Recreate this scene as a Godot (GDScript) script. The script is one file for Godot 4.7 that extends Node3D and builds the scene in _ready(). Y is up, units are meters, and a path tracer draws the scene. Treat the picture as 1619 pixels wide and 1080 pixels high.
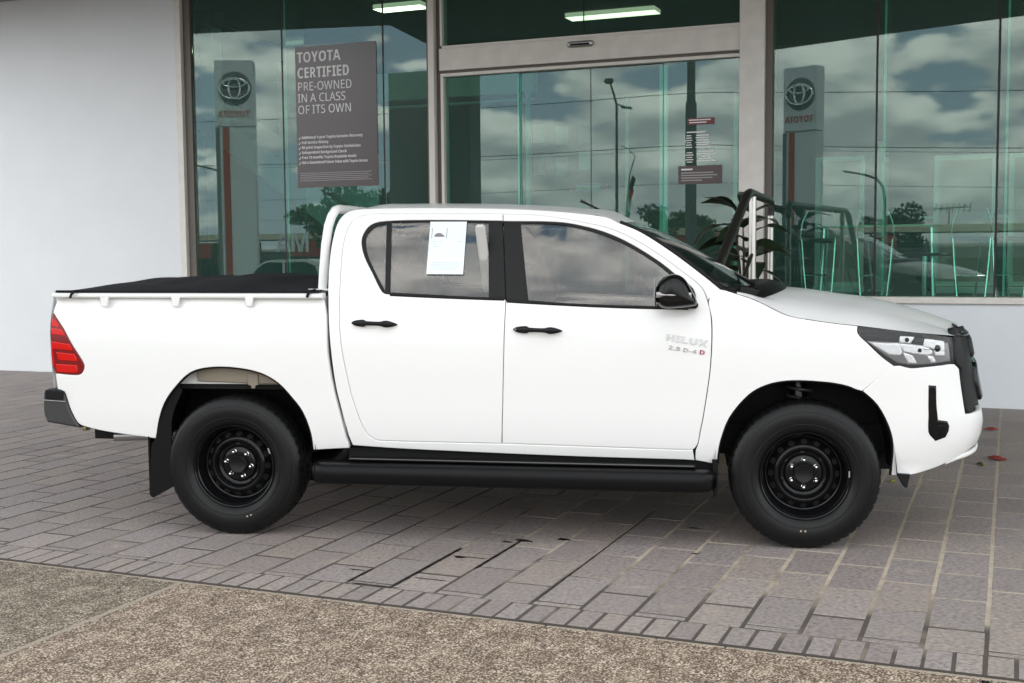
extends Node3D
# A white dual-cab utility parked on pavers in front of a glass showroom.
# World: x along the shopfront, y up, z towards the street; the camera stands over the origin.

const SHOP := -12.342                      # z of the shopfront plane
var rng := RandomNumberGenerator.new()
var taken := {}
var M := {}                                # materials by name
var sans: SystemFont
var sans_bold: SystemFont

class MB:
	var v := PackedVector3Array()
	var n := PackedVector3Array()
	var uv := PackedVector2Array()
	var ix := PackedInt32Array()
	func p(at: Vector3, nor: Vector3, t := Vector2.ZERO) -> int:
		v.append(at); n.append(nor); uv.append(t)
		return v.size() - 1
	func t(a: int, b: int, c: int) -> void:
		var g := (v[b] - v[a]).cross(v[c] - v[a])
		if g.dot(n[a] + n[b] + n[c]) > 0.0:
			ix.append(a); ix.append(c); ix.append(b)
		else:
			ix.append(a); ix.append(b); ix.append(c)
	func q(a: int, b: int, c: int, d: int) -> void:
		t(a, b, c); t(a, c, d)
	func mesh(m: Material = null) -> ArrayMesh:
		var a := []
		a.resize(Mesh.ARRAY_MAX)
		a[Mesh.ARRAY_VERTEX] = v; a[Mesh.ARRAY_NORMAL] = n; a[Mesh.ARRAY_TEX_UV] = uv; a[Mesh.ARRAY_INDEX] = ix
		var r := ArrayMesh.new()
		r.add_surface_from_arrays(Mesh.PRIMITIVE_TRIANGLES, a)
		if m: r.surface_set_material(0, m)
		return r

# ---------------------------------------------------------------- scene tree helpers
func numbered(called: String) -> String:
	if not taken.has(called):
		taken[called] = 0
		return called
	taken[called] += 1
	return "%s_%03d" % [called, taken[called]]

func tag(o: Node, label := "", category := "", group := "", kind := "") -> void:
	if label: o.set_meta("label", label)
	if category: o.set_meta("category", category)
	if group: o.set_meta("group", group)
	if kind: o.set_meta("kind", kind)

func thing(called: String, label: String, category: String, at := Vector3.ZERO, turn := 0.0, group := "") -> Node3D:
	var o := Node3D.new()
	o.name = numbered(called)
	add_child(o, true)
	o.position = at
	o.rotation.y = turn
	tag(o, label, category, group)
	return o

func put(parent: Node, called: String, mesh: Mesh, m: Material, at := Vector3.ZERO, turn := Vector3.ZERO) -> MeshInstance3D:
	var o := MeshInstance3D.new()
	o.name = numbered(called) if parent == self else called
	if parent != self and parent.has_node(NodePath(called)):
		var k := 1
		while parent.has_node(NodePath("%s_%03d" % [called, k])): k += 1
		o.name = "%s_%03d" % [called, k]
	o.mesh = mesh
	if m: o.material_override = m
	parent.add_child(o, true)
	o.position = at
	o.rotation = turn
	return o

func structure(called: String, mesh: Mesh, m: Material, at := Vector3.ZERO) -> MeshInstance3D:
	var o := put(self, called, mesh, m, at)
	o.set_meta("kind", "structure")
	return o

func copy(o: Node3D, at: Vector3, turn: float, label: String) -> Node3D:
	var c: Node3D = o.duplicate()
	c.name = numbered(str(o.name).rstrip("0123456789_") if str(o.name).contains("_0") else str(o.name))
	add_child(c, true)
	c.position = at
	c.rotation.y = turn
	c.set_meta("label", label)
	return c

# ---------------------------------------------------------------- materials
func lin(r: float, g: float, b: float, a := 1.0) -> Color:
	var c := Color(r, g, b).linear_to_srgb()
	c.a = a
	return c

func mat(called: String, c: Color, rough := 0.6, metal := 0.0) -> StandardMaterial3D:
	var m := StandardMaterial3D.new()
	m.resource_name = called
	m.albedo_color = c
	m.roughness = rough
	m.metallic = metal
	M[called] = m
	return m

func noise_tex(seed_: int, freq: float, octaves: int, stops: Array, size := 512, type := FastNoiseLite.TYPE_SIMPLEX_SMOOTH) -> NoiseTexture2D:
	var n := FastNoiseLite.new()
	n.seed = seed_
	n.noise_type = type
	n.frequency = freq
	n.fractal_type = FastNoiseLite.FRACTAL_FBM if octaves > 1 else FastNoiseLite.FRACTAL_NONE
	n.fractal_octaves = octaves
	n.cellular_return_type = FastNoiseLite.RETURN_CELL_VALUE
	var t := NoiseTexture2D.new()
	t.width = size; t.height = size
	t.seamless = true
	t.noise = n
	if stops.size():
		var g := Gradient.new()
		var off := PackedFloat32Array(); var col := PackedColorArray()
		for s in stops:
			off.append(s[0]); col.append(s[1])
		g.offsets = off; g.colors = col
		t.color_ramp = g
	return t

func grey(v: float, a := 1.0) -> Color:
	return Color(v, v, v, a)

func world_map(m: StandardMaterial3D, per_m: float) -> void:
	m.uv1_triplanar = true
	m.uv1_world_triplanar = true
	m.uv1_triplanar_sharpness = 8.0
	m.uv1_scale = Vector3.ONE * per_m

func relief(m: StandardMaterial3D, t: Texture2D, cm: float) -> void:
	m.heightmap_enabled = true
	m.heightmap_texture = t
	m.heightmap_scale = cm

# ---------------------------------------------------------------- shapes
func box(mb: MB, c: Vector3, s: Vector3, ch := 0.0, b := Basis.IDENTITY) -> void:
	var h := s * 0.5
	ch = minf(ch, minf(h.x, minf(h.y, h.z)) * 0.9)
	var id := {}
	for k in 3:
		for sg in [-1, 1]:
			var nn := Vector3.ZERO
			nn[k] = sg
			var i1 := (k + 1) % 3
			var i2 := (k + 2) % 3
			var f := []
			for w in [[-1, -1], [1, -1], [1, 1], [-1, 1]]:
				var pt := Vector3.ZERO
				pt[k] = sg * h[k]
				pt[i1] = w[0] * (h[i1] - ch)
				pt[i2] = w[1] * (h[i2] - ch)
				var kk := mb.p(c + b * pt, b * nn, Vector2(pt[i1], pt[i2]))
				f.append(kk)
				var sgn := [0, 0, 0]
				sgn[k] = sg; sgn[i1] = w[0]; sgn[i2] = w[1]
				id["%d,%d,%d,%d" % [sgn[0], sgn[1], sgn[2], k]] = kk
			mb.q(f[0], f[1], f[2], f[3])
	if ch <= 0.0: return
	for k in 3:
		var i1 := (k + 1) % 3
		var i2 := (k + 2) % 3
		for a in [-1, 1]:
			for d in [-1, 1]:
				var e := []
				for w in [-1, 1]:
					var sgn := [0, 0, 0]
					sgn[k] = w; sgn[i1] = a; sgn[i2] = d
					e.append(id["%d,%d,%d,%d" % [sgn[0], sgn[1], sgn[2], i1]])
					e.append(id["%d,%d,%d,%d" % [sgn[0], sgn[1], sgn[2], i2]])
				mb.q(e[0], e[1], e[3], e[2])
	for x in [-1, 1]:
		for y in [-1, 1]:
			for z in [-1, 1]:
				mb.t(id["%d,%d,%d,0" % [x, y, z]], id["%d,%d,%d,1" % [x, y, z]], id["%d,%d,%d,2" % [x, y, z]])

func box_mesh(s: Vector3, ch := 0.0) -> ArrayMesh:
	var mb := MB.new()
	box(mb, Vector3.ZERO, s, ch)
	return mb.mesh()

func block(parent: Node, called: String, lo: Vector3, hi: Vector3, m: Material, ch := 0.004) -> MeshInstance3D:
	return put(parent, called, box_mesh((hi - lo).abs(), ch), m, (lo + hi) * 0.5)

func tube(mb: MB, pts: Array, r, sides := 10, flat := 1.0, up := Vector3.UP) -> void:
	var n := pts.size()
	var rows := []
	var side := Vector3.ZERO
	for i in n:
		var d: Vector3 = (pts[mini(i + 1, n - 1)] - pts[maxi(i - 1, 0)]).normalized()
		if i == 0:
			var u := up if absf(d.dot(up)) < 0.95 else Vector3.RIGHT
			side = d.cross(u).normalized()
		else:
			side = (side - d * side.dot(d)).normalized()
		var u2 := side.cross(d).normalized()
		var rr: float = r[i] if r is Array else r
		var row := []
		for k in sides:
			var a := TAU * k / sides
			var o := side * cos(a) * flat + u2 * sin(a)
			var nn := (side * cos(a) / flat + u2 * sin(a)).normalized()
			row.append(mb.p(pts[i] + o * rr, nn))
		rows.append(row)
	for i in n - 1:
		for k in sides:
			var k2 := (k + 1) % sides
			mb.q(rows[i][k], rows[i][k2], rows[i + 1][k2], rows[i + 1][k])
	for e in [0, n - 1]:
		var d: Vector3 = (pts[0] - pts[1]).normalized() if e == 0 else (pts[n - 1] - pts[n - 2]).normalized()
		var c := mb.p(pts[e], d)
		var ring := []
		for k in sides: ring.append(mb.p(mb.v[rows[e][k]], d))
		for k in sides: mb.t(c, ring[k], ring[(k + 1) % sides])

func tube_mesh(pts: Array, r, sides := 10, flat := 1.0) -> ArrayMesh:
	var mb := MB.new()
	tube(mb, pts, r, sides, flat)
	return mb.mesh()

# profile of Vector2(radius, height along the axis), turned about local z; sharp corners kept where the profile bends by more than 35 degrees
func lathe(mb: MB, prof: Array, segs := 48, xf := Transform3D.IDENTITY) -> void:
	for i in prof.size() - 1:
		var a: Vector2 = prof[i]
		var b: Vector2 = prof[i + 1]
		var e := (b - a).normalized()
		var na := Vector2(-e.y, e.x)
		var na0 := na
		var nb := na
		if i > 0:
			var e0: Vector2 = (a - prof[i - 1]).normalized()
			if e0.dot(e) > 0.8: na0 = (na + Vector2(-e0.y, e0.x)).normalized()
		if i < prof.size() - 2:
			var e1: Vector2 = (prof[i + 2] - b).normalized()
			if e1.dot(e) > 0.8: nb = (na + Vector2(-e1.y, e1.x)).normalized()
		var ra := []
		var rb := []
		for k in segs:
			var d := Vector2.from_angle(TAU * k / segs)
			ra.append(mb.p(xf * Vector3(d.x * a.x, d.y * a.x, a.y), xf.basis * Vector3(d.x * na0.x, d.y * na0.x, na0.y)))
			rb.append(mb.p(xf * Vector3(d.x * b.x, d.y * b.x, b.y), xf.basis * Vector3(d.x * nb.x, d.y * nb.x, nb.y)))
		for k in segs:
			var k2 := (k + 1) % segs
			mb.q(ra[k], ra[k2], rb[k2], rb[k])

func lathe_mesh(prof: Array, segs := 48) -> ArrayMesh:
	var mb := MB.new()
	lathe(mb, prof, segs)
	return mb.mesh()

# outline in local xy, extruded from z = 0 to z = depth, its edges chamfered by ch
func prism(mb: MB, poly: PackedVector2Array, depth: float, ch := 0.0, xf := Transform3D.IDENTITY) -> void:
	if not Geometry2D.is_polygon_clockwise(poly):
		poly = poly.duplicate()
		poly.reverse()
	var n := poly.size()
	var nor := PackedVector2Array()
	for i in n:
		var e0 := (poly[i] - poly[(i + n - 1) % n]).normalized()
		var e1 := (poly[(i + 1) % n] - poly[i]).normalized()
		var m0 := Vector2(-e0.y, e0.x)
		var m1 := Vector2(-e1.y, e1.x)
		var m := (m0 + m1) / maxf(0.35, 1.0 + m0.dot(m1))
		nor.append(m)
	var rim := PackedVector2Array()
	for i in n: rim.append(poly[i] - nor[i] * ch)
	var flip := -1.0
	var mid := Vector2.ZERO
	for pt in poly: mid += pt
	# outward test
	if Geometry2D.is_point_in_polygon(poly[0] + nor[0] * 0.001, poly): flip = 1.0
	else: flip = -1.0
	if flip > 0.0:
		for i in n: nor[i] = -nor[i]
		for i in n: rim[i] = poly[i] - nor[i] * ch
	var tri := Geometry2D.triangulate_polygon(rim)
	if tri.is_empty():
		rim = poly
		tri = Geometry2D.triangulate_polygon(rim)
	for z in [0.0, depth]:
		var nn := Vector3(0, 0, -1.0 if (z == 0.0) == (depth > 0.0) else 1.0)
		var ids := []
		for pt in rim: ids.append(mb.p(xf * Vector3(pt.x, pt.y, z), xf.basis * nn, pt))
		for k in range(0, tri.size(), 3): mb.t(ids[tri[k]], ids[tri[k + 1]], ids[tri[k + 2]])
	var sg := signf(depth)
	for i in n:
		var j := (i + 1) % n
		var e := (poly[j] - poly[i]).normalized()
		var m := Vector2(-e.y, e.x)
		if m.dot(nor[i] + nor[j]) < 0.0: m = -m
		var m3 := Vector3(m.x, m.y, 0)
		var rows := [[rim[i], rim[j], 0.0, Vector3(0, 0, -sg)], [poly[i], poly[j], ch * sg, m3], [poly[i], poly[j], depth - ch * sg, m3], [rim[i], rim[j], depth, Vector3(0, 0, sg)]]
		for k in ([0, 1, 2] if ch > 0.0 else [1]):
			var a: Array = rows[k]
			var b: Array = rows[k + 1]
			mb.q(mb.p(xf * Vector3(a[0].x, a[0].y, a[2]), xf.basis * a[3]), mb.p(xf * Vector3(a[1].x, a[1].y, a[2]), xf.basis * a[3]),
				mb.p(xf * Vector3(b[1].x, b[1].y, b[2]), xf.basis * b[3]), mb.p(xf * Vector3(b[0].x, b[0].y, b[2]), xf.basis * b[3]))

func prism_mesh(poly, depth: float, ch := 0.0) -> ArrayMesh:
	var mb := MB.new()
	prism(mb, PackedVector2Array(poly), depth, ch)
	return mb.mesh()

# a smooth sheet f(u, v), u and v from 0 to 1; its normals point away from `inner`
func grid(mb: MB, f: Callable, nu: int, nv: int, inner: Vector3) -> void:
	var ids := []
	for i in nu + 1:
		for j in nv + 1:
			var u := float(i) / nu
			var w := float(j) / nv
			var at: Vector3 = f.call(u, w)
			var e := 0.004
			var du: Vector3 = f.call(minf(u + e, 1.0), w) - f.call(maxf(u - e, 0.0), w)
			var dv: Vector3 = f.call(u, minf(w + e, 1.0)) - f.call(u, maxf(w - e, 0.0))
			var nn := du.cross(dv).normalized()
			if nn.dot(at - inner) < 0.0: nn = -nn
			if nn == Vector3.ZERO: nn = (at - inner).normalized()
			ids.append(mb.p(at, nn, Vector2(u, w)))
	for i in nu:
		for j in nv:
			var a: int = i * (nv + 1) + j
			mb.q(ids[a], ids[a + 1], ids[a + nv + 2], ids[a + nv + 1])

func words(parent: Node, called: String, text: String, cap: float, m: Material, at: Vector3, turn := Vector3.ZERO, bold := false, squeeze := 1.0, thick := 0.003) -> MeshInstance3D:
	var t := TextMesh.new()
	t.text = text
	t.font = sans_bold if bold else sans
	t.font_size = 48
	t.pixel_size = cap / 34.0
	t.depth = thick
	t.curve_step = 1.5
	t.horizontal_alignment = HORIZONTAL_ALIGNMENT_LEFT
	t.vertical_alignment = VERTICAL_ALIGNMENT_BOTTOM
	var o := put(parent, called, t, m, at, turn)
	o.scale = Vector3(squeeze, 1, 1)
	return o

func hermite(tx: PackedFloat32Array, ty: PackedFloat32Array, x: float) -> float:
	var n := tx.size()
	x = clampf(x, tx[0], tx[n - 1])
	var i := clampi(tx.bsearch(x) - 1, 0, n - 2)
	var h := tx[i + 1] - tx[i]
	var t := (x - tx[i]) / h
	var s := (ty[i + 1] - ty[i]) / h
	var m0 := s
	var m1 := s
	if i > 0:
		var hp := tx[i] - tx[i - 1]
		m0 = ((ty[i] - ty[i - 1]) / hp * h + s * hp) / (h + hp)
	if i < n - 2:
		var hn := tx[i + 2] - tx[i + 1]
		m1 = ((ty[i + 2] - ty[i + 1]) / hn * h + s * hn) / (h + hn)
	var t2 := t * t
	var t3 := t2 * t
	return (2 * t3 - 3 * t2 + 1) * ty[i] + (t3 - 2 * t2 + t) * h * m0 + (-2 * t3 + 3 * t2) * ty[i + 1] + (t3 - t2) * h * m1

func _ready() -> void:
	var cam := Camera3D.new()
	cam.name = "camera"
	add_child(cam)
	cam.position = Vector3(0, 1.5775, 0)
	cam.rotation = Vector3(deg_to_rad(-4.483), deg_to_rad(22.501), deg_to_rad(-.496))
	cam.fov = 31.68
	cam.near = 0.05
	cam.far = 2500.0
	var we := WorldEnvironment.new()
	we.name = "world"
	var e := Environment.new()
	e.background_mode = Environment.BG_SKY
	e.sky = Sky.new()
	var sm := PanoramaSkyMaterial.new()
	sm.panorama = make_sky()
	sm.energy_multiplier = 1.0
	e.sky.sky_material = sm
	e.tonemap_mode = Environment.TONE_MAPPER_LINEAR
	e.tonemap_exposure = 1.95
	e.sdfgi_enabled = true
	e.ssao_enabled = true
	e.ssil_enabled = true
	we.environment = e
	add_child(we)
	var sun := DirectionalLight3D.new()
	sun.name = "sun"
	sun.light_energy = 0.45
	sun.light_color = Color(1, .965, .91)
	sun.light_angular_distance = 14.0
	sun.shadow_enabled = true
	add_child(sun)
	sun.rotation = Vector3(deg_to_rad(-52), deg_to_rad(140), 0)
	make_materials()
	build_ground()
	build_paving()
	build_building()
	build_truck()
	build_inside()
	build_entrance()
	build_street()

# ================================================================ the truck's skin
# Local frame: x forward, y up, z to the driver's side (towards the camera); origin on the ground under the front axle.
var WYX := PackedFloat32Array([.40, .52, .62, .80, .98, 1.10, 1.20, 1.28, 1.36, 1.50, 1.64, 1.74, 1.79, 1.83])
var WYY := PackedFloat32Array([.835, .868, .882, .893, .900, .898, .888, .866, .836, .780, .722, .676, .640, .60])
var PLS := PackedFloat32Array([.25, .45, .602, .729, .843, .959, 1.124, 1.326, 1.626])
var PLX := PackedFloat32Array([.25, .45, .60, .72, .81, .87, .91, .935, .945])
var PLZ := PackedFloat32Array([.900, .893, .872, .83, .76, .66, .5, .3, 0.0])
var KYX := PackedFloat32Array([.35, .45, .55, .64, .75, .9, 1.02, 1.12, 1.2])
var KYY := PackedFloat32Array([.90, .985, 1.06, 1.085, 1.05, 1.0, .97, .93, .88])

func skin(s: float, y: float) -> Vector3:
	var w := hermite(WYX, WYY, y)
	if s <= 0.25:
		var r := clampf((-3.55 - s) / 0.6, 0.0, 1.0)
		return Vector3(s, y, w - 0.035 * r * r)
	var k := hermite(KYX, KYY, y)
	return Vector3(0.25 + (hermite(PLS, PLX, s) - 0.25) * k, y, hermite(PLS, PLZ, s) * w / 0.9)

func skin_n(s: float, y: float) -> Vector3:
	var e := 0.003
	var a := skin(s + e, y) - skin(s - e, y)
	var b := skin(s, y + e) - skin(s, y - e)
	return a.cross(b).normalized()

func on_skin(s: float, y: float, deep: float, side: float) -> Vector3:
	var q := skin(s, y) - skin_n(s, y) * deep
	return Vector3(q.x, q.y, q.z * side)

func poly(a: Array) -> PackedVector2Array:
	var r := PackedVector2Array()
	for i in range(0, a.size(), 2): r.append(Vector2(a[i], a[i + 1]))
	return r

func ccw(p: PackedVector2Array) -> PackedVector2Array:
	var r := p.duplicate()
	if Geometry2D.is_polygon_clockwise(r): r.reverse()
	return r

func smooth_poly(p: PackedVector2Array, closed := true, seg := 0.03) -> PackedVector2Array:   # rounds a traced outline with a centripetal spline, corners over 50 degrees kept
	var n := p.size()
	var out := PackedVector2Array()
	for i in n:
		if not closed and i == n - 1: break
		var p1 := p[i]
		var p2 := p[(i + 1) % n]
		var p0 := p[(i + n - 1) % n]
		var p3 := p[(i + 2) % n]
		if (p1 - p0).angle_to(p2 - p1) > 0.85 or (p1 - p0).angle_to(p2 - p1) < -0.85 or (not closed and i == 0): p0 = p1 * 2.0 - p2
		if absf((p2 - p1).angle_to(p3 - p2)) > 0.85 or (not closed and i == n - 2): p3 = p2 * 2.0 - p1
		var l := p1.distance_to(p2)
		var k := maxi(1, int(ceil(l / seg)))
		var m1 := (p2 - p0).normalized() * l
		var m2 := (p3 - p1).normalized() * l
		for j in k:
			var t := float(j) / k
			var t2 := t * t
			var t3 := t2 * t
			out.append((2 * t3 - 3 * t2 + 1) * p1 + (t3 - 2 * t2 + t) * m1 + (-2 * t3 + 3 * t2) * p2 + (t3 - t2) * m2)
	if not closed: out.append(p[n - 1])
	elif Geometry2D.is_polygon_clockwise(out): out.reverse()
	return out

# a plate cut to `outer` (less `holes`) on the skin, `deep` below it, with a rounded edge `bev` wide that turns in to `skirt`
func panel(mb: MB, outer: PackedVector2Array, holes: Array, deep: float, side: float, bev := 0.004, skirt := 0.03, cell := 0.07) -> void:
	var loops := [outer]
	loops.append_array(holes)
	var inset := []
	if outer.size() < 3: return
	for li in loops.size():
		var raw: PackedVector2Array = loops[li]
		var pts := PackedVector2Array()
		for i in raw.size():
			var a := raw[i]
			var b := raw[(i + 1) % raw.size()]
			var k := maxi(1, int(ceil(a.distance_to(b) / 0.08)))
			if a.distance_to(b) < 0.0008: continue
			for j in k: pts.append(a.lerp(b, float(j) / k))
		if Geometry2D.is_polygon_clockwise(pts): pts.reverse()
		var n := pts.size()
		var sg := 1.0 if li == 0 else -1.0
		var rows := [[], [], []]
		var ins := PackedVector2Array()
		for i in n:
			var e0 := (pts[i] - pts[(i + n - 1) % n]).normalized()
			var e1 := (pts[(i + 1) % n] - pts[i]).normalized()
			var m0 := Vector2(e0.y, -e0.x)
			var m1 := Vector2(e1.y, -e1.x)
			var m := (m0 + m1) / maxf(0.5, 1.0 + m0.dot(m1)) * sg
			var qq := pts[i] - m * bev
			ins.append(qq)
			var nn := skin_n(pts[i].x, pts[i].y)
			var o3 := (skin(pts[i].x + m.x * 0.002, pts[i].y + m.y * 0.002) - skin(pts[i].x - m.x * 0.002, pts[i].y - m.y * 0.002)).normalized()
			var flipz := Vector3(1, 1, side)
			rows[0].append(mb.p(on_skin(qq.x, qq.y, deep, side), nn * flipz, qq))
			rows[1].append(mb.p(on_skin(pts[i].x, pts[i].y, deep + bev * 0.6, side), (nn + o3).normalized() * flipz, qq))
			rows[2].append(mb.p(on_skin(pts[i].x, pts[i].y, deep + skirt, side), o3 * flipz, qq))
		inset.append(ins)
		for i in n:
			var j := (i + 1) % n
			mb.q(rows[0][i], rows[0][j], rows[1][j], rows[1][i])
			mb.q(rows[1][i], rows[1][j], rows[2][j], rows[2][i])
	var lo: Vector2 = inset[0][0]
	var hi := lo
	for pt in inset[0]:
		lo = lo.min(pt); hi = hi.max(pt)
	var nx := maxi(1, int(ceil((hi.x - lo.x) / cell)))
	var ny := maxi(1, int(ceil((hi.y - lo.y) / cell)))
	var c := (hi - lo) / Vector2(nx, ny)
	for i in nx:
		for j in ny:
			var a := lo + c * Vector2(i, j)
			var cellp := PackedVector2Array([a, a + Vector2(c.x, 0), a + c, a + Vector2(0, c.y)])
			var pieces: Array = Geometry2D.intersect_polygons(cellp, inset[0])
			for h in range(1, inset.size()):
				var next := []
				for pc in pieces:
					if Geometry2D.is_polygon_clockwise(pc): continue
					next.append_array(Geometry2D.clip_polygons(pc, inset[h]))
				pieces = next
			for pc: PackedVector2Array in pieces:
				if Geometry2D.is_polygon_clockwise(pc): continue
				var tri := Geometry2D.triangulate_polygon(pc)
				var ids := []
				for pt in pc: ids.append(mb.p(on_skin(pt.x, pt.y, deep, side), skin_n(pt.x, pt.y) * Vector3(1, 1, side), pt))
				for k in range(0, tri.size(), 3): mb.t(ids[tri[k]], ids[tri[k + 1]], ids[tri[k + 2]])

func plate(parent: Node, called: String, outer: PackedVector2Array, holes: Array, m: Material, side: float, deep := 0.0, bev := 0.004, skirt := 0.03, cell := 0.07) -> MeshInstance3D:
	var mb := MB.new()
	panel(mb, outer, holes, deep, side, bev, skirt, cell)
	return put(parent, called, mb.mesh(), m)

func one(a: Array) -> PackedVector2Array:       # the largest counter-clockwise piece of a boolean
	var best := PackedVector2Array()
	var most := -1.0
	for pc: PackedVector2Array in a:
		if Geometry2D.is_polygon_clockwise(pc): continue
		var s := 0.0
		for i in pc.size(): s += pc[i].cross(pc[(i + 1) % pc.size()])
		if s > most:
			most = s; best = pc
	return best

func glass_pair(parent: Node, called: String, p: PackedVector2Array, side: float, deep: float) -> MeshInstance3D:
	var mb := MB.new()
	panel(mb, p, [], deep, side, 0.001, 0.002, 0.09)
	panel(mb, p, [], deep + 0.004, side, 0.001, 0.002, 0.09)
	panel(mb, p, [], deep + 0.007, side, 0.001, 0.002, 0.09)
	panel(mb, p, [], deep + 0.010, side, 0.001, 0.002, 0.09)
	return put(parent, called, mb.mesh(), M.tinted)

# ---------------------------------------------------------------- wheel
var wheel_meshes := {}
func make_wheel(t: Node3D, at: Vector3, side: float, spin: float) -> void:
	if wheel_meshes.is_empty():
		# tyre: section as (radius, z), z outward; the tread is cut by sipes and grooves
		var sec := [Vector2(.222, .085), Vector2(.232, .104), Vector2(.246, .116), Vector2(.262, .126), Vector2(.300, .1325), Vector2(.332, .129), Vector2(.347, .1225), Vector2(.349, .124), Vector2(.360, .119),
			Vector2(.372, .110), Vector2(.381, .100), Vector2(.3855, .084), Vector2(.387, .070), Vector2(.3795, .068), Vector2(.3795, .059), Vector2(.388, .057), Vector2(.388, .022), Vector2(.3795, .020), Vector2(.3795, .010), Vector2(.388, .008)]
		var full := sec.duplicate()
		for i in range(sec.size() - 1, -1, -1): full.append(Vector2(sec[i].x, -sec[i].y))
		var mb := MB.new()
		var segs := 240
		var rows := []
		for i in full.size():
			var row := []
			var a: Vector2 = full[maxi(i - 1, 0)]
			var b: Vector2 = full[mini(i + 1, full.size() - 1)]
			var e := (b - a).normalized()
			var nn := Vector2(-e.y, e.x)
			if nn.dot(full[i] - Vector2(.30, 0)) < 0.0: nn = -nn
			for k in segs:
				var ang := TAU * k / segs
				var r: float = full[i].x
				var z: float = full[i].y
				var az := absf(z)
				if r > 0.3765 and az > 0.055 and az < 0.112:
					if (k + (3 if z < 0 else 0)) % 5 == 0: r -= 0.0075
				elif r > 0.384 and (k + int(absf(z) * 300)) % 6 == 0: r -= 0.006
				elif r > 0.35 and az >= 0.112 and k % 10 < 2: r -= 0.004
				elif r > 0.340 and r < 0.362 and k % 5 < 2: z += 0.0035 * signf(z)
				row.append(mb.p(Vector3(cos(ang) * r, sin(ang) * r, z), Vector3(cos(ang) * nn.x, sin(ang) * nn.x, nn.y)))
			rows.append(row)
		for i in full.size() - 1:
			for k in segs:
				var k2 := (k + 1) % segs
				mb.q(rows[i][k], rows[i][k2], rows[i + 1][k2], rows[i + 1][k])
		# raised rings and lettering-like blocks on the sidewall
		lathe(mb, [Vector2(.3335, .1285), Vector2(.3345, .1300), Vector2(.3375, .1290), Vector2(.3385, .1265)], 96)
		lathe(mb, [Vector2(.268, .1275), Vector2(.269, .1297), Vector2(.272, .1304), Vector2(.274, .1288)], 96)
		wheel_meshes.tyre = mb.mesh()
		var rim := [Vector2(.2305, .092), Vector2(.2315, .106), Vector2(.2285, .109), Vector2(.2235, .106), Vector2(.2195, .095), Vector2(.213, .088), Vector2(.2115, .060), Vector2(.2055, .050), Vector2(.203, .028), Vector2(.196, .012),
			Vector2(.190, .010), Vector2(.180, .020), Vector2(.160, .040), Vector2(.147, .049), Vector2(.140, .051), Vector2(.134, .049), Vector2(.128, .040), Vector2(.123, .020), Vector2(.115, .012), Vector2(.104, .010),
			Vector2(.098, .014), Vector2(.094, .022), Vector2(.090, .0245), Vector2(.052, .0245), Vector2(.0, .0245)]
		wheel_meshes.rim = lathe_mesh(rim, 96)
		wheel_meshes.barrel = lathe_mesh([Vector2(.222, -.085), Vector2(.200, -.07), Vector2(.198, .0), Vector2(.203, .028)], 48)
		wheel_meshes.cap = lathe_mesh([Vector2(.054, .0245), Vector2(.054, .036), Vector2(.051, .046), Vector2(.046, .050), Vector2(.040, .049), Vector2(.036, .046), Vector2(.0, .046)], 40)
		wheel_meshes.nut = lathe_mesh([Vector2(.0125, 0), Vector2(.0125, .004), Vector2(.0100, .006), Vector2(.0095, .020), Vector2(.0075, .026), Vector2(.004, .0285), Vector2(.0, .029)], 12)
		wheel_meshes.hole = lathe_mesh([Vector2(.0175, 0.0006), Vector2(.0155, .0026), Vector2(.0145, .0008), Vector2(0, .0007)], 20)
	var w := Node3D.new()
	w.name = "wheel" if not t.has_node("wheel") else ("wheel_%03d" % wheel_meshes.count)
	wheel_meshes.count = int(wheel_meshes.get("count", 0)) + 1
	t.add_child(w, true)
	w.position = at
	w.rotation = Vector3(0, 0 if side > 0 else PI, spin)
	put(w, "tyre", wheel_meshes.tyre, M.rubber)
	put(w, "rim", wheel_meshes.rim, M.black_gloss)
	put(w, "barrel", wheel_meshes.barrel, M.black_gloss)
	put(w, "hub_cap", wheel_meshes.cap, M.black_satin)
	for k in 6:
		var d := Vector2.from_angle(TAU * k / 6 + 0.52)
		put(w, "lug_nut", wheel_meshes.nut, M.chrome, Vector3(d.x * .0725, d.y * .0725, .0245))
	for k in 16:
		var o := put(w, "vent_hole", wheel_meshes.hole, M.void)
		var ang := TAU * k / 16
		var nrm := Vector3(cos(ang) * 0.72, sin(ang) * 0.72, 0.69).normalized()
		var ub := Vector3(0, 0, 1).cross(nrm).normalized()
		o.transform = Transform3D(Basis(ub, nrm.cross(ub), nrm), Vector3(cos(ang) * .170, sin(ang) * .170, .0308))
	# a balance weight on the flange and two paint dots on the sidewall
	put(w, "balance_weight", box_mesh(Vector3(.034, .009, .006), .002), M.alloy, Vector3(.222, 0.012, .108), Vector3(0, 0, PI / 2))
	for k in 2: put(w, "paint_dot", lathe_mesh([Vector2(.0055, 0), Vector2(.005, .001), Vector2(0, .001)], 10), M.mortar, Vector3(-.02 + .022 * k, -.285, .1305))

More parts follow.
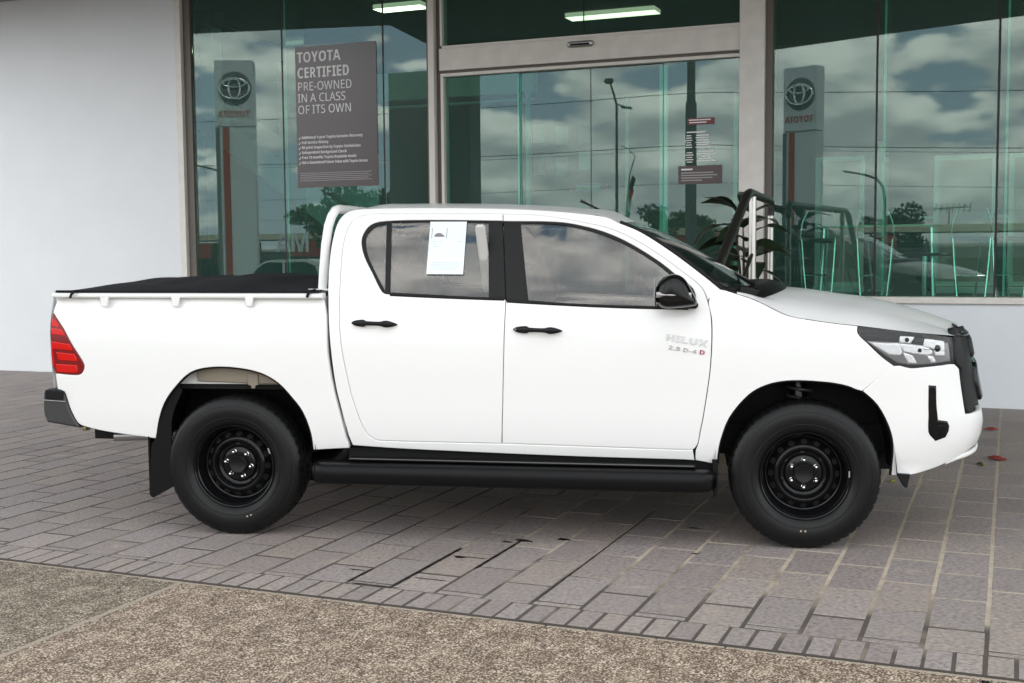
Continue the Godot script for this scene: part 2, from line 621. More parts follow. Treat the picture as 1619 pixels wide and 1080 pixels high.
# ---------------------------------------------------------------- the whole truck
func build_truck() -> void:
	var t := thing("pickup_truck", "white double-cab utility truck with black steel wheels parked on the pavers", "truck", Vector3(-1.1788, 0, -7.1113), 0.25318)
	var white: Material = M.paint
	var doors_r := smooth_poly(poly([-1.45, 1.755, -1.70, 1.760, -1.908, 1.763, -2.223, 1.767, -2.36, 1.764, -2.428, 1.735, -2.459, 1.68, -2.474, 1.60, -2.475, 1.49, -2.467, 1.289, -2.451, 1.058, -2.405, .803, -2.386, .734, -2.350, .628, -2.318, .572, -2.285, .546, -2.25, .538, -1.70, .532, -1.45, .529]))
	doors_r = one(Geometry2D.clip_polygons(doors_r, ccw(poly([-1.5885, 0.3, -1.3, 0.3, -1.3, 1.9, -1.6035, 1.9, -1.6015, 1.758, -1.5615, 1.30, -1.5635, 1.213, -1.5795, .742, -1.5885, .531]))))
	var door_f := smooth_poly(poly([-1.75, .534, -1.45, .529, -.600, .511, -.568, .516, -.550, .545, -.541, .601, -.525, .685, -.503, .832, -.489, .951, -.482, 1.104, -.486, 1.206, -.503, 1.289, -.532, 1.357, -.634, 1.442, -.763, 1.537, -.893, 1.616, -1.025, 1.674, -1.148, 1.703, -1.291, 1.732, -1.426, 1.750, -1.60, 1.757, -1.75, 1.760]))
	door_f = one(Geometry2D.clip_polygons(door_f, ccw(poly([-1.5835, 0.3, -1.9, 0.3, -1.9, 1.9, -1.5985, 1.9, -1.5965, 1.758, -1.5565, 1.30, -1.5585, 1.213, -1.5745, .742, -1.5835, .531]))))
	var win_r := smooth_poly(poly([-2.376, 1.612, -2.370, 1.658, -2.332, 1.709, -2.26, 1.729, -2.008, 1.733, -1.50, 1.722, -1.50, 1.297, -1.978, 1.319, -2.205, 1.330, -2.237, 1.343, -2.297, 1.44, -2.353, 1.536]))
	var win_f := smooth_poly(poly([-1.70, 1.724, -1.576, 1.722, -1.29, 1.713, -1.138, 1.685, -1.012, 1.645, -.894, 1.588, -.75, 1.497, -.667, 1.431, -.578, 1.358, -.560, 1.30, -.572, 1.256, -.62, 1.251, -.76, 1.252, -1.102, 1.262, -1.439, 1.285, -1.70, 1.297]))
	var gl_quarter := smooth_poly(poly([-2.243, 1.715, -2.30, 1.700, -2.345, 1.66, -2.353, 1.612, -2.333, 1.54, -2.282, 1.446, -2.222, 1.352]))
	var gl_rear := poly([-2.216, 1.722, -2.0, 1.722, -1.675, 1.714, -1.652, 1.312, -1.978, 1.330, -2.193, 1.342])
	var gl_front := smooth_poly(poly([-1.500, 1.707, -1.29, 1.698, -1.145, 1.670, -1.022, 1.629, -.905, 1.574, -.76, 1.483, -.68, 1.417, -.60, 1.345, -.583, 1.30, -.592, 1.266, -.76, 1.264, -1.102, 1.274, -1.440, 1.298]))
	var cab := smooth_poly(poly([-2.408, .508, -2.425, .558, -2.458, .698, -2.488, .837, -2.511, 1.044, -2.525, 1.239, -2.539, 1.39, -2.543, 1.541, -2.534, 1.655, -2.512, 1.738, -2.470, 1.782, -2.40, 1.797, -2.22, 1.800, -1.91, 1.797, -1.60, 1.788, -1.41, 1.777, -1.19, 1.757, -1.03, 1.732, -.973, 1.704, -.85, 1.65, -.676, 1.536, -.507, 1.407, -.440, 1.352, -.500, 1.30, -.500, 1.10, -.505, .95, -.54, .685, -.575, .515, -.566, .452, -.629, .455, -1.2, .464, -1.919, .485, -2.182, .495]))
	var both := one(Geometry2D.merge_polygons(one(Geometry2D.merge_polygons(doors_r, ccw(poly([-1.62, .54, -1.50, .54, -1.55, 1.75, -1.65, 1.75])))), door_f))
	var cab_cut := one(Geometry2D.clip_polygons(cab, one(Geometry2D.offset_polygon(both, 0.0045, Geometry2D.JOIN_ROUND))))
	var fender := smooth_poly(poly([-.448, .432, -.560, .453, -.559, .500, -.546, .540, -.536, .601, -.520, .685, -.498, .832, -.484, .951, -.4765, 1.104, -.480, 1.206, -.496, 1.288, -.470, 1.340, -.440, 1.350, -.352, 1.325, -.288, 1.304, -.228, 1.278, -.101, 1.216, .013, 1.193, .135, 1.175, .250, 1.162, .250, 1.126, .302, 1.074, .376, 1.003, .436, .958, .281, .835, .278, .829, .175, .864, .043, .880, -.098, .881, -.204, .858, -.292, .806, -.389, .685, -.433, .563, -.446, .485]))
	var bumper := smooth_poly(poly([.284, .833, .440, .957, .523, .945, .590, .949, .718, .959, .768, .961, .800, .934, .797, .829, .795, .703, .845, .702, .93, .705, 1.2, .71, 1.626, .71, 1.626, .545, 1.2, .535, .98, .525, .894, .508, .777, .463, .689, .425, .589, .394, .52, .386, .452, .388, .430, .546, .402, .648, .352, .757, .281, .829]))
	var bed := smooth_poly(poly([-2.560, 1.315, -2.540, 1.214, -2.532, 1.009, -2.509, .837, -2.479, .698, -2.447, .558, -2.430, .492, -2.633, .478, -2.640, .573, -2.679, .69, -2.735, .768, -2.811, .849, -2.909, .904, -3.048, .932, -3.198, .934, -3.311, .905, -3.407, .82, -3.473, .731, -3.517, .612, -3.534, .530, -3.979, .598, -4.033, .673, -4.06, .758, -4.075, .790, -4.115, .802, -4.121, .886, -4.130, .961, -4.140, 1.07, -4.142, 1.158, -4.131, 1.235, -4.112, 1.318]))
	var lamp := smooth_poly(poly([-4.131, 1.230, -4.064, 1.144, -4.015, 1.061, -3.953, .968, -3.940, .939, -3.951, .904, -3.98, .886, -4.121, .892, -4.130, .961, -4.140, 1.07, -4.142, 1.158]))
	var head := smooth_poly(poly([.252, 1.161, .253, 1.126, .306, 1.076, .380, 1.006, .444, .960, .523, .949, .590, .953, .718, .963, .768, .965, .772, 1.036, .786, 1.099, .572, 1.130, .358, 1.151]))
	var bed_cut := one(Geometry2D.clip_polygons(bed, one(Geometry2D.offset_polygon(lamp, 0.003, Geometry2D.JOIN_ROUND))))
	for side: float in [1.0, -1.0]:
		plate(t, "bed_side", bed_cut, [], white, side, 0.0, 0.005, 0.045)
		plate(t, "cab_side", cab_cut, [], white, side, 0.0, 0.004, 0.03)
		plate(t, "front_fender", fender, [], white, side, 0.0, 0.004, 0.04)
		# dark body behind the panel gaps
		plate(t, "gap_shadow_panel", poly([-2.40, .52, -2.44, .70, -2.49, 1.04, -2.50, 1.26, -.50, 1.22, -.47, 1.1, -.50, .70, -.56, .47]), [], M.void, side, 0.022, 0.001, 0.004)
		plate(t, "gap_shadow_panel", smooth_poly(poly([-2.52, 1.26, -2.52, 1.6, -2.49, 1.74, -2.40, 1.79, -1.6, 1.775, -1.2, 1.745, -1.0, 1.70, -.70, 1.53, -.48, 1.36, -.50, 1.24])), [win_r_u(win_r, win_f)], M.void, side, 0.022, 0.001, 0.004)
		plate(t, "gap_shadow_panel", poly([.20, .86, .40, .80, .60, .90, .60, 1.0, .42, 1.0, .25, 1.15, .16, 1.15]), [], M.void, side, 0.024, 0.001, 0.004)
		# doors
		var dr := plate(t, "rear_door", one(Geometry2D.clip_polygons(doors_r, win_r)), [], white, side)
		var df := plate(t, "front_door", one(Geometry2D.clip_polygons(door_f, win_f)), [], white, side)
		var trim_r := one(Geometry2D.intersect_polygons(one(Geometry2D.offset_polygon(win_r, -0.001)), doors_r))
		var trim_f := one(Geometry2D.intersect_polygons(one(Geometry2D.offset_polygon(win_f, -0.001)), door_f))
		plate(dr, "window_frame", trim_r, [gl_quarter, gl_rear], M.black_satin, side, 0.004, 0.003, 0.014)
		plate(df, "window_frame", trim_f, [gl_front], M.black_satin, side, 0.004, 0.003, 0.014)
		glass_pair(dr, "window_pane", gl_quarter, side, 0.009)
		glass_pair(dr, "window_pane", gl_rear, side, 0.009)
		glass_pair(df, "window_pane", gl_front, side, 0.009)
		# weather strip along the belt
		for d in [[dr, -2.19, 1.327, -1.567, 1.301], [df, -1.553, 1.291, -.60, 1.252]]:
			var mb := MB.new()
			var pts := []
			for k in 9:
				var f := k / 8.0
				pts.append(on_skin(lerpf(d[1], d[3], f), lerpf(d[2], d[4], f) - 0.006 * sin(f * PI) * (1.0 if d[0] == df else 0.3), -0.001, side))
			tube(mb, pts, 0.0085, 8, 0.6)
			put(d[0], "belt_strip", mb.mesh(), M.black_satin)
		# handles
		for d in [[dr, -2.391, 1.177, -2.140, 1.168], [df, -1.514, 1.144, -1.255, 1.136]]:
			var mb := MB.new()
			var pts := []
			var rad := []
			var prof := [0.004, 0.0125, 0.0165, 0.0185, 0.0200, 0.0198, 0.0120, 0.0118, 0.0112, 0.0112, 0.0112, 0.0116, 0.0130, 0.0175, 0.0190, 0.0170, 0.0135, 0.0090, 0.003]
			for k in prof.size():
				var f := float(k) / (prof.size() - 1)
				var out := 0.012 + 0.022 * smoothstep(0.16, 0.36, f) * smoothstep(1.0, 0.78, f)
				if f < 0.16: out = 0.012 + 0.004 * f / 0.16
				pts.append(on_skin(lerpf(d[1], d[3], f), lerpf(d[2], d[4], f), -out, side))
				rad.append(prof[k])
			tube(mb, pts, rad, 14, 0.75)
			put(d[0], "door_handle", mb.mesh(), M.black_satin)
			var fl := MB.new()
			var mid := Vector2(lerpf(d[1], d[3], .48), lerpf(d[2], d[4], .48))
			var bowl := PackedVector2Array()
			for k in 24: bowl.append(mid + Vector2(cos(TAU * k / 24) * .062, sin(TAU * k / 24) * .036 + .004))
			panel(fl, bowl, [], 0.0022, side, 0.003, 0.004, 0.05)
			put(d[0], "handle_bowl", fl.mesh(), M.paint_shade)
			if d[0] == df:
				put(df, "keyhole", lathe_mesh([Vector2(.0055, 0), Vector2(.005, .002), Vector2(0, .002)], 14), M.chrome, on_skin(-1.500, 1.1436, -0.029, side), Vector3(0, 0.0 if side > 0 else PI, 0))
		# tail lamp: dark housing, red lens bands
		var lm := plate(t, "tail_lamp", lamp, [], M.lamp_dark, side, 0.001, 0.004, 0.03, 0.05)
		for b in [[-4.134, 1.198, -4.113, 1.193, -4.083, 1.150, -4.139, 1.158], [-4.139, 1.146, -4.075, 1.142, -4.050, 1.104, -4.140, 1.112], [-4.139, 1.072, -4.025, 1.058, -4.004, 1.022, -4.128, 1.030, -4.124, .925, -4.136, .93, -4.140, 1.0],
				[-4.110, 1.012, -3.996, 1.002, -3.975, .962, -4.098, .968], [-4.116, .945, -3.985, .940, -3.978, .905, -3.995, .897, -4.112, .901]]:
			plate(lm, "red_lens", poly(b), [], M.red_lens, side, -0.003, 0.004, 0.008, 0.06)
		# headlamp
		var hl := plate(t, "headlamp", head, [], M.lamp_black, side, 0.012, 0.002, 0.03, 0.05)
		plate(hl, "bezel", poly([.300, 1.086, .47, 1.079, .60, 1.063, .755, 1.075, .752, .978, .60, .966, .52, .965, .455, .975, .385, 1.020]), [], M.bezel, side, 0.009, 0.004, 0.01, 0.04)
		for b in [[.316, 1.081, .39, 1.076, .469, 1.075, .486, 1.032, .475, 1.012, .413, 1.015, .368, 1.043], [.480, 1.111, .557, 1.107, .531, 1.072, .469, 1.077], [.471, 1.073, .531, 1.068, .600, 1.059, .645, 1.041, .647, 1.017, .61, 1.010, .536, 1.019, .488, 1.030],
				[.488, 1.028, .536, 1.012, .559, .970, .508, .972], [.614, 1.097, .73, 1.084, .717, 1.003, .655, 1.009, .649, 1.043, .598, 1.058], [.616, 1.011, .648, 1.007, .664, .976, .631, .974]]:
			plate(hl, "reflector", poly(b), [], M.reflector, side, 0.004, 0.008, 0.012, 0.03)
		for b in [[.596, 1.045, .726, 1.035, .726, 1.032, .596, 1.042]]:
			plate(hl, "lamp_divider", poly(b), [], M.lamp_black, side, 0.003, 0.001, 0.006, 0.06)
		for b in [[.512, 1.092, .013], [.675, 1.046, .020], [.575, 1.038, .012]]:
			var bowl := MB.new()
			var bn := skin_n(b[0], b[1]) * Vector3(1, 1, side)
			var ub := Vector3.UP.cross(bn).normalized()
			lathe(bowl, [Vector2(b[2], -.004), Vector2(b[2] * .9, .002), Vector2(b[2] * .6, .006), Vector2(b[2] * .25, .008), Vector2(0, .0083)], 20, Transform3D(Basis(ub, bn.cross(ub), bn), on_skin(b[0], b[1], 0.006, side)))
			put(hl, "projector", bowl.mesh(), M.glass_black)
		plate(hl, "lens", head, [], M.clear, side, 0.002, 0.002, 0.004, 0.05)
		# front bumper half, fog lamp recess
		var bp := plate(t, "front_bumper", bumper, [], white, side, 0.0, 0.005, 0.03)
		plate(bp, "fog_lamp_surround", smooth_poly(poly([.606, .860, .646, .856, .637, .76, .635, .680, .681, .672, .690, .647, .688, .621, .676, .588, .629, .570, .588, .618, .592, .72])), [], M.black_gloss, side, -0.006, 0.010, 0.02, 0.04)
		plate(bp, "fog_lamp", smooth_poly(poly([.634, .655, .668, .652, .672, .605, .640, .598])), [], M.lamp_black, side, -0.011, 0.003, 0.01, 0.04)
		var lip := MB.new()
		var lp := []
		for k in 14: lp.append(on_skin(lerpf(.74, 1.62, k / 13.0), lerpf(.444, .528, sqrt(k / 13.0)), lerpf(.012, -0.010, minf(k / 5.0, 1.0)), side))
		tube(lip, lp, 0.015, 8, 0.6)
		put(bp, "chin_lip", lip.mesh(), white)
		put(t, "air_dam", prism_mesh(poly([.462, .40, .53, .395, .515, .325, .50, .33]), .05, .003), M.black_satin, Vector3(0, 0, .80 if side > 0 else -.85))
		# grille
		var gr := plate(t, "grille_frame", smooth_poly(poly([.812, 1.150, .802, 1.103, .773, 1.036, .770, .967, .808, .937, .802, .829, .799, .708, .845, .707, .885, .735, .95, .735, .95, 1.150])), [], M.black_satin, side, -0.006, 0.008, 0.04, 0.06)
		plate(gr, "grille_back", poly([.94, .72, .94, 1.15, 1.626, 1.15, 1.626, .72]), [], M.void, side, 0.03, 0.002, 0.01, 0.1)
		plate(gr, "grille_upper", smooth_poly(poly([.95, .985, .95, 1.09, 1.626, 1.11, 1.626, .985])), [], M.black_satin, side, -0.016, 0.012, 0.04, 0.08)
		plate(gr, "grille_lower", smooth_poly(poly([.96, .76, .95, .90, 1.0, .955, 1.626, .965, 1.626, .76])), [], M.black_gloss, side, -0.022, 0.014, 0.05, 0.08)
		for k in 4:
			var mb := MB.new()
			var pts := []
			for j in 8: pts.append(on_skin(lerpf(1.22, 1.62, j / 7.0), .80 + .045 * k, -0.0185, side))
			tube(mb, pts, 0.008, 6)
			put(gr, "grille_bar", mb.mesh(), M.black_satin)
		# inner guards and arch liners, dark
		for a in [[poly([-.448, .432, -.446, .485, -.433, .563, -.389, .685, -.292, .806, -.204, .858, -.098, .881, .043, .88, .175, .864, .281, .829, .352, .757, .402, .648, .43, .546, .452, .388]), 0.0], [poly([-3.534, .50, -3.517, .612, -3.473, .731, -3.407, .82, -3.311, .905, -3.198, .934, -3.048, .932, -2.909, .904, -2.811, .849, -2.735, .768, -2.679, .69, -2.64, .573, -2.633, .478]), -3.085]]:
			var mb := MB.new()
			var arch := smooth_poly(a[0], false, 0.05)
			var cx: float = a[1]
			grid(mb, func(u: float, w: float) -> Vector3:
				var f := u * (arch.size() - 1)
				var i := mini(int(f), arch.size() - 2)
				var pt := arch[i].lerp(arch[i + 1], f - i)
				var c := Vector2(cx, .40)
				pt = c + (pt - c) * (1.03 + 0.02 * w)
				return Vector3(pt.x, pt.y, (0.868 - 0.42 * w) * side), 28, 3, Vector3(cx, 0.40, 0.6 * side))
			for k in mb.n.size(): mb.n[k] = -mb.n[k]
			var ix := mb.ix.duplicate()
			for k in range(0, ix.size(), 3):
				mb.ix[k + 1] = ix[k + 2]; mb.ix[k + 2] = ix[k + 1]
			put(t, "arch_liner", mb.mesh(), M.plastic)
			block(t, "inner_guard", Vector3(cx - .60, .42, .40 * side), Vector3(cx + .62, 1.0, .44 * side), M.plastic)
			# arch lip
			var lipm := MB.new()
			var lpts := []
			for pt in arch: lpts.append(on_skin(pt.x, pt.y, 0.010, side))
			tube(lipm, lpts, 0.009, 8)
			put(t, "arch_lip", lipm.mesh(), M.black_satin)
		# rear bumper corner
		var rb := MB.new()
		prism(rb, smooth_poly(poly([-4.20, .735, -4.195, .785, -4.165, .806, -4.09, .797, -4.066, .772, -4.04, .685, -3.985, .585, -4.18, .615, -4.198, .66])), 0.78 * side, 0.012, Transform3D(Basis.IDENTITY, Vector3(0, 0, 0.095 * side)))
		put(t, "rear_bumper", rb.mesh(), M.bumper_grey)
		put(t, "bumper_seam", box_mesh(Vector3(.135, .006, .012), .002), M.alloy, Vector3(-4.128, .738, .876 * side), Vector3(0, 0, -0.06))
		put(t, "bumper_step_pad", box_mesh(Vector3(.11, .052, .02), .006), M.black_satin, Vector3(-4.128, .772, .874 * side), Vector3(0, 0, -.05))
		# bed rail with tie-down hooks
		var rl := MB.new()
		var sec := smooth_poly(poly([.832, 1.318, .832, 1.342, .842, 1.348, .893, 1.344, .899, 1.338, .899, 1.324, .893, 1.318]))
		var ring0 := []
		for e in 2:
			var ring := []
			var x := -4.118 if e == 0 else -2.553
			var dy := 0.0 if e == 0 else -0.009
			var cen := Vector2(.866, 1.332)
			for k in sec.size():
				var e2 := (sec[(k + 1) % sec.size()] - sec[(k + sec.size() - 1) % sec.size()]).normalized()
				var nn := Vector2(e2.y, -e2.x)
				if nn.dot(sec[k] - cen) < 0.0: nn = -nn
				ring.append(rl.p(Vector3(x, sec[k].y + dy, (sec[k].x - (0.02 if e == 0 else 0.0)) * side), Vector3(0, nn.y, nn.x * side)))
			var c := rl.p(Vector3(x, 1.332 + dy, .866 * side), Vector3(-1 if e == 0 else 1, 0, 0))
			var cap := []
			for k in sec.size(): cap.append(rl.p(rl.v[ring[k]], Vector3(-1 if e == 0 else 1, 0, 0)))
			for k in sec.size(): rl.t(c, cap[k], cap[(k + 1) % sec.size()])
			if e == 0: ring0 = ring
			else:
				for k in sec.size(): rl.q(ring0[k], ring0[(k + 1) % sec.size()], ring[(k + 1) % sec.size()], ring[k])
		put(t, "bed_rail", rl.mesh(), white)
		for hx: float in [-3.80, -3.385, -2.965]:
			put(t, "tie_down_hook", prism_mesh(poly([-.026, .0, .026, 0, .014, -.052, -.018, -.052]), 0.014, 0.004), white, Vector3(hx, 1.320, (.884 if side > 0 else -.898)))
		for hx: float in [-3.985, -2.625]:
			put(t, "cover_strap", tube_mesh([Vector3(hx + .02, 1.356, .86 * side), Vector3(hx + .008, 1.352, .896 * side), Vector3(hx - .004, 1.336, .905 * side), Vector3(hx - .012, 1.318, .903 * side)], .006, 8, 1.6), M.cloth)
		# mirror
		var mi := Node3D.new()
		mi.name = "door_mirror" if side > 0 else "door_mirror_001"
		t.add_child(mi, true)
		var mo := smooth_poly(poly([-.768, 1.318, -.762, 1.371, -.735, 1.410, -.700, 1.430, -.655, 1.432, -.615, 1.405, -.580, 1.345, -.556, 1.292, -.563, 1.273, -.62, 1.265, -.72, 1.260, -.755, 1.279]), true, 0.02)
		var mm := MB.new()
		var mc := Vector2(-.665, 1.335)
		grid(mm, func(u: float, w: float) -> Vector3:
			var f := fposmod(u, 1.0) * mo.size()
			var i := int(f) % mo.size()
			var pt := mo[i].lerp(mo[(i + 1) % mo.size()], f - int(f))
			var a := w * PI
			var k := pow(maxf(sin(a), 0.0), 0.42)
			return Vector3(mc.x + (pt.x - mc.x) * k, mc.y + (pt.y - mc.y) * k, (1.0 - cos(a) * 0.075) * side), 48, 20, Vector3(mc.x, mc.y, 1.0 * side))
		put(mi, "mirror_shell", mm.mesh(), M.black_gloss)
		put(mi, "mirror_arm", box_mesh(Vector3(.10, .035, .12), .012), M.black_satin, Vector3(-.60, 1.272, .90 * side))
		var ind := MB.new()
		grid(ind, func(u: float, w: float) -> Vector3: return Vector3(lerpf(-.762, -.585, u), lerpf(1.318, 1.345, w) - 0.004 * u, (1.064 + 0.012 * sin(PI * pow(u, 0.8)) * sin(PI * w)) * side), 12, 6, Vector3(-.66, 1.33, 0))
		put(mi, "indicator_lens", ind.mesh(), M.indicator)
		put(mi, "mirror_glass", box_mesh(Vector3(.006, .13, .12), .002), M.chrome, Vector3(-.772, 1.345, 1.0 * side))
		# mud flap and side step
		put(t, "mud_flap", prism_mesh(smooth_poly(poly([-3.40, .835, -3.475, .735, -3.519, .612, -3.538, .53, -3.560, .50, -3.572, .36, -3.577, .205, -3.56, .196, -3.44, .262, -3.44, .60, -3.425, .68, -3.37, .80])), 0.012, 0.003), M.rubber_flap, Vector3(0, 0, (.865 if side > 0 else -.877)))
		block(t, "mud_flap", Vector3(-3.585, .21, .60 * side), Vector3(-3.572, .62, .872 * side), M.rubber_flap)
		put(t, "mud_flap", prism_mesh(poly([-.475, .46, -.468, .28, -.455, .255, -.445, .30, -.446, .46]), 0.22, 0.003), M.rubber_flap, Vector3(0, 0, (.66 if side > 0 else -.88)))
		var st := MB.new()
		grid(st, func(u: float, w: float) -> Vector3:
			var x := lerpf(-2.635, -.455, u)
			var e := minf(minf(u, 1.0 - u) / 0.035, 1.0)
			var k := sqrt(maxf(1.0 - pow(1.0 - e, 2.0), 0.02))
			var a := TAU * w
			var c := Vector2(cos(a), sin(a))
			c = c.sign() * Vector2(pow(absf(c.x), .62), pow(absf(c.y), .62))
			return Vector3(x, .368 - .012 * u + c.y * .061 * (0.6 + 0.4 * k), (.905 + c.x * .085 * k - 0.02 * (1.0 - e)) * side), 60, 24, Vector3(-1.5, .365, .905 * side))
		for k in st.n.size():
			if st.n[k].dot(Vector3(0, st.v[k].y - .365, st.v[k].z - .905 * side)) < 0.0: st.n[k] = -st.n[k]
		put(t, "side_step", st.mesh(), M.plastic_step)
		put(t, "step_tread", box_mesh(Vector3(1.86, .012, .085), .005), M.plastic, Vector3(-1.49, .434, .885 * side), Vector3(0, 0, -.0065))
		put(t, "step_edge", box_mesh(Vector3(1.84, .006, .008), .002), M.alloy_dark, Vector3(-1.49, .441, .9355 * side), Vector3(0, 0, -.0065))
		block(t, "rocker_shield", Vector3(-2.45, .40, .74 * side), Vector3(-.46, .485, .80 * side), M.void)
	# lettering on the driver's front door
	var bt := atan2(-(1.063 - 1.102), .21)
	words(t, "badge_lettering", "HILUX", .034, M.badge, skin(-.722, 1.078) + Vector3(0, 0, .001), Vector3(-.03, 0, -bt * .9), true, 1.52, .006)
	words(t, "badge_lettering", "2.8 D-4", .021, M.badge, skin(-.706, 1.035) + Vector3(0, 0, .001), Vector3(0, 0, -bt * .9), true, 1.55, .005)
	words(t, "badge_lettering", "D", .022, M.badge_red, skin(-.548, 1.010) + Vector3(0, 0, .001), Vector3(0, 0, -bt * .9), true, 1.5, .005)
	# roof
	var rs := PackedFloat32Array([-2.470, -2.40, -2.22, -1.91, -1.60, -1.41, -1.19, -1.03, -.973])
	var ry := PackedFloat32Array([1.782, 1.797, 1.800, 1.797, 1.788, 1.777, 1.757, 1.732, 1.704])
	var rf := MB.new()
	grid(rf, func(u: float, w: float) -> Vector3:
		var x := lerpf(-2.470, -.973, u)
		var y := hermite(rs, ry, x)
		var tt := w * 2.0 - 1.0
		var e := skin(x, y)
		var rise := 0.030 * (1.0 - pow(absf(tt), 2.6)) * smoothstep(0.0, 0.10, u) * smoothstep(1.0, 0.9, u) + 0.012 * (1.0 - tt * tt)
		var fwd := 0.075 * (1.0 - tt * tt) * smoothstep(0.75, 1.0, u) - 0.03 * (1.0 - tt * tt) * smoothstep(0.1, 0.0, u)
		return Vector3(x + fwd, y + rise - 0.002, e.z * tt), 40, 24, Vector3(-1.7, 1.0, 0))
	put(t, "roof", rf.mesh(), white)
	# windscreen
	var ap := smooth_poly(poly([-.973, 1.704, -.85, 1.65, -.676, 1.536, -.507, 1.407, -.436, 1.349]), false)
	for k in 2:
		pass
	var screen := func(u: float, w: float, out: float) -> Vector3:
		var f := u * (ap.size() - 1)
		var i := mini(int(f), ap.size() - 2)
		var pt := ap[i].lerp(ap[i + 1], f - i)
		var tt := w * 2.0 - 1.0
		var e := skin(pt.x, pt.y)
		var b := 1.0 - tt * tt
		return Vector3(pt.x + b * lerpf(.075, .235, u) + out * .55, pt.y + b * lerpf(.012, .006, u) + out * .8, (e.z - 0.004) * tt)
	var ws := MB.new()
	grid(ws, func(u: float, w: float) -> Vector3: return screen.call(u, w, -0.004), 14, 24, Vector3(-1.3, 1.0, 0))
	grid(ws, func(u: float, w: float) -> Vector3: return screen.call(u, w, -0.009), 14, 24, Vector3(-1.3, 1.0, 0))
	var wsn := put(t, "windscreen", ws.mesh(), M.screen_glass)
	for side: float in [1.0, -1.0]:
		var bd := MB.new()
		var bpts := []
		for k in 12: bpts.append(screen.call(k / 11.0, 1.0 if side > 0 else 0.0, 0.0) + Vector3(.012, .003, -.012 * side))
		tube(bd, bpts, 0.010, 6)
		put(wsn, "screen_trim", bd.mesh(), M.black_satin)
	# cowl and wipers
	var cw := MB.new()
	grid(cw, func(u: float, w: float) -> Vector3:
		var tt := w * 2.0 - 1.0
		var b := 1.0 - tt * tt
		var front := Vector3(-.235 + b * .20, 1.296 + b * .040, .80 * tt)
		var back := Vector3(-.440 + b * .235, 1.352 + b * .006, .83 * tt)
		var m := back.lerp(front, u)
		m.y += 0.030 * sin(PI * u) * (0.35 + 0.65 * b)
		return m, 8, 30, Vector3(-.4, 1.0, 0))
	put(t, "cowl", cw.mesh(), M.black_satin)
	put(t, "cowl_corner", prism_mesh(smooth_poly(poly([-.345, 1.322, -.335, 1.366, -.28, 1.362, -.228, 1.345, -.247, 1.322, -.288, 1.303])), 0.10, 0.012), M.black_satin, Vector3(0, 0, .70))
	for z: float in [.62, -.05]:
		put(t, "wiper", tube_mesh([Vector3(-.24, 1.36, z), Vector3(-.30, 1.395, z - .2), Vector3(-.36, 1.435, z - .55)], [.011, .009, .006], 6), M.black_satin)
	# bonnet: edge line, crease and centre line
	var eu := PackedFloat32Array([0, .1, .2, .3, .42, .52, .62, .75, .88, 1])
	var es := PackedFloat32Array([-.352, -.288, -.228, -.101, .013, .135, .252, .40, .572, .806])
	var ey := PackedFloat32Array([1.327, 1.307, 1.281, 1.219, 1.196, 1.178, 1.165, 1.148, 1.128, 1.106])
	var cxx := PackedFloat32Array([-.345, -.275, -.214, -.10, .04, .17, .29, .45, .62, .785])
	var cyy := PackedFloat32Array([1.330, 1.318, 1.302, 1.292, 1.271, 1.251, 1.240, 1.212, 1.166, 1.114])
	var czz := PackedFloat32Array([.80, .76, .72, .67, .65, .64, .63, .60, .56, .50])
	var mx := PackedFloat32Array([-.10, -.06, -.01, .08, .19, .30, .41, .56, .74, .915])
	var my := PackedFloat32Array([1.337, 1.334, 1.330, 1.322, 1.307, 1.290, 1.276, 1.244, 1.190, 1.126])
	var hood := func(u: float, w: float) -> Vector3:
		var tt := absf(w * 2.0 - 1.0)
		var e := skin(hermite(eu, es, u), hermite(eu, ey, u))
		var c := Vector3(hermite(eu, cxx, u), hermite(eu, cyy, u), hermite(eu, czz, u))
		var m := Vector3(hermite(eu, mx, u), hermite(eu, my, u), 0)
		var r: Vector3
		if tt > 0.62:
			var f := (1.0 - tt) / 0.38
			r = e.lerp(c, f) + Vector3(0, 0.008 * sin(PI * f), 0)
		else:
			var f := tt / 0.62
			r = m.lerp(c, f)
			r.y = lerpf(c.y, m.y, 1.0 - pow(f, 2.2))
			r.x = lerpf(c.x, m.x, 1.0 - f * f)
		r.z *= signf(w * 2.0 - 1.0)
		return r
	var hd := MB.new()
	grid(hd, hood, 44, 50, Vector3(.2, .4, 0))
	put(t, "bonnet", hd.mesh(), white)
	# bonnet nose garnish
	var gn := MB.new()
	for side: float in [1.0, -1.0]:
		var outl := poly([.806, 1.124, .812, 1.096, 1.626, 1.085, 1.626, 1.110, 1.1, 1.116])
		panel(gn, outl, [], -0.012, side, 0.012, 0.05, 0.06)
	put(t, "bonnet_garnish", gn.mesh(), M.black_gloss)
	# badge: three rings on the grille
	var em := MB.new()
	for e in [[.062, .044, 0.0], [.024, .043, 0.002], [.046, .016, .022]]:
		var pts := []
		for k in 25:
			var a := TAU * k / 24
			pts.append(Vector3(.925, 1.045 + e[2] + sin(a) * e[1], cos(a) * e[0]))
		tube(em, pts, 0.006, 6)
	put(t, "emblem", em.mesh(), M.chrome)
	# cab back, rear glass, headboard
	var cb := MB.new()
	grid(cb, func(u: float, w: float) -> Vector3:
		var y := lerpf(.55, 1.782, u)
		var x := -2.495 - 0.03 * sin(PI * clampf((y - 1.0) / .8, 0, 1)) + maxf(0, 1.0 - y) * .12 + smoothstep(1.72, 1.79, y) * .03
		return Vector3(x, y, (skin(x, y).z - 0.004) * (w * 2.0 - 1.0)), 16, 12, Vector3(-1.5, 1.2, 0))
	put(t, "cab_back", cb.mesh(), white)
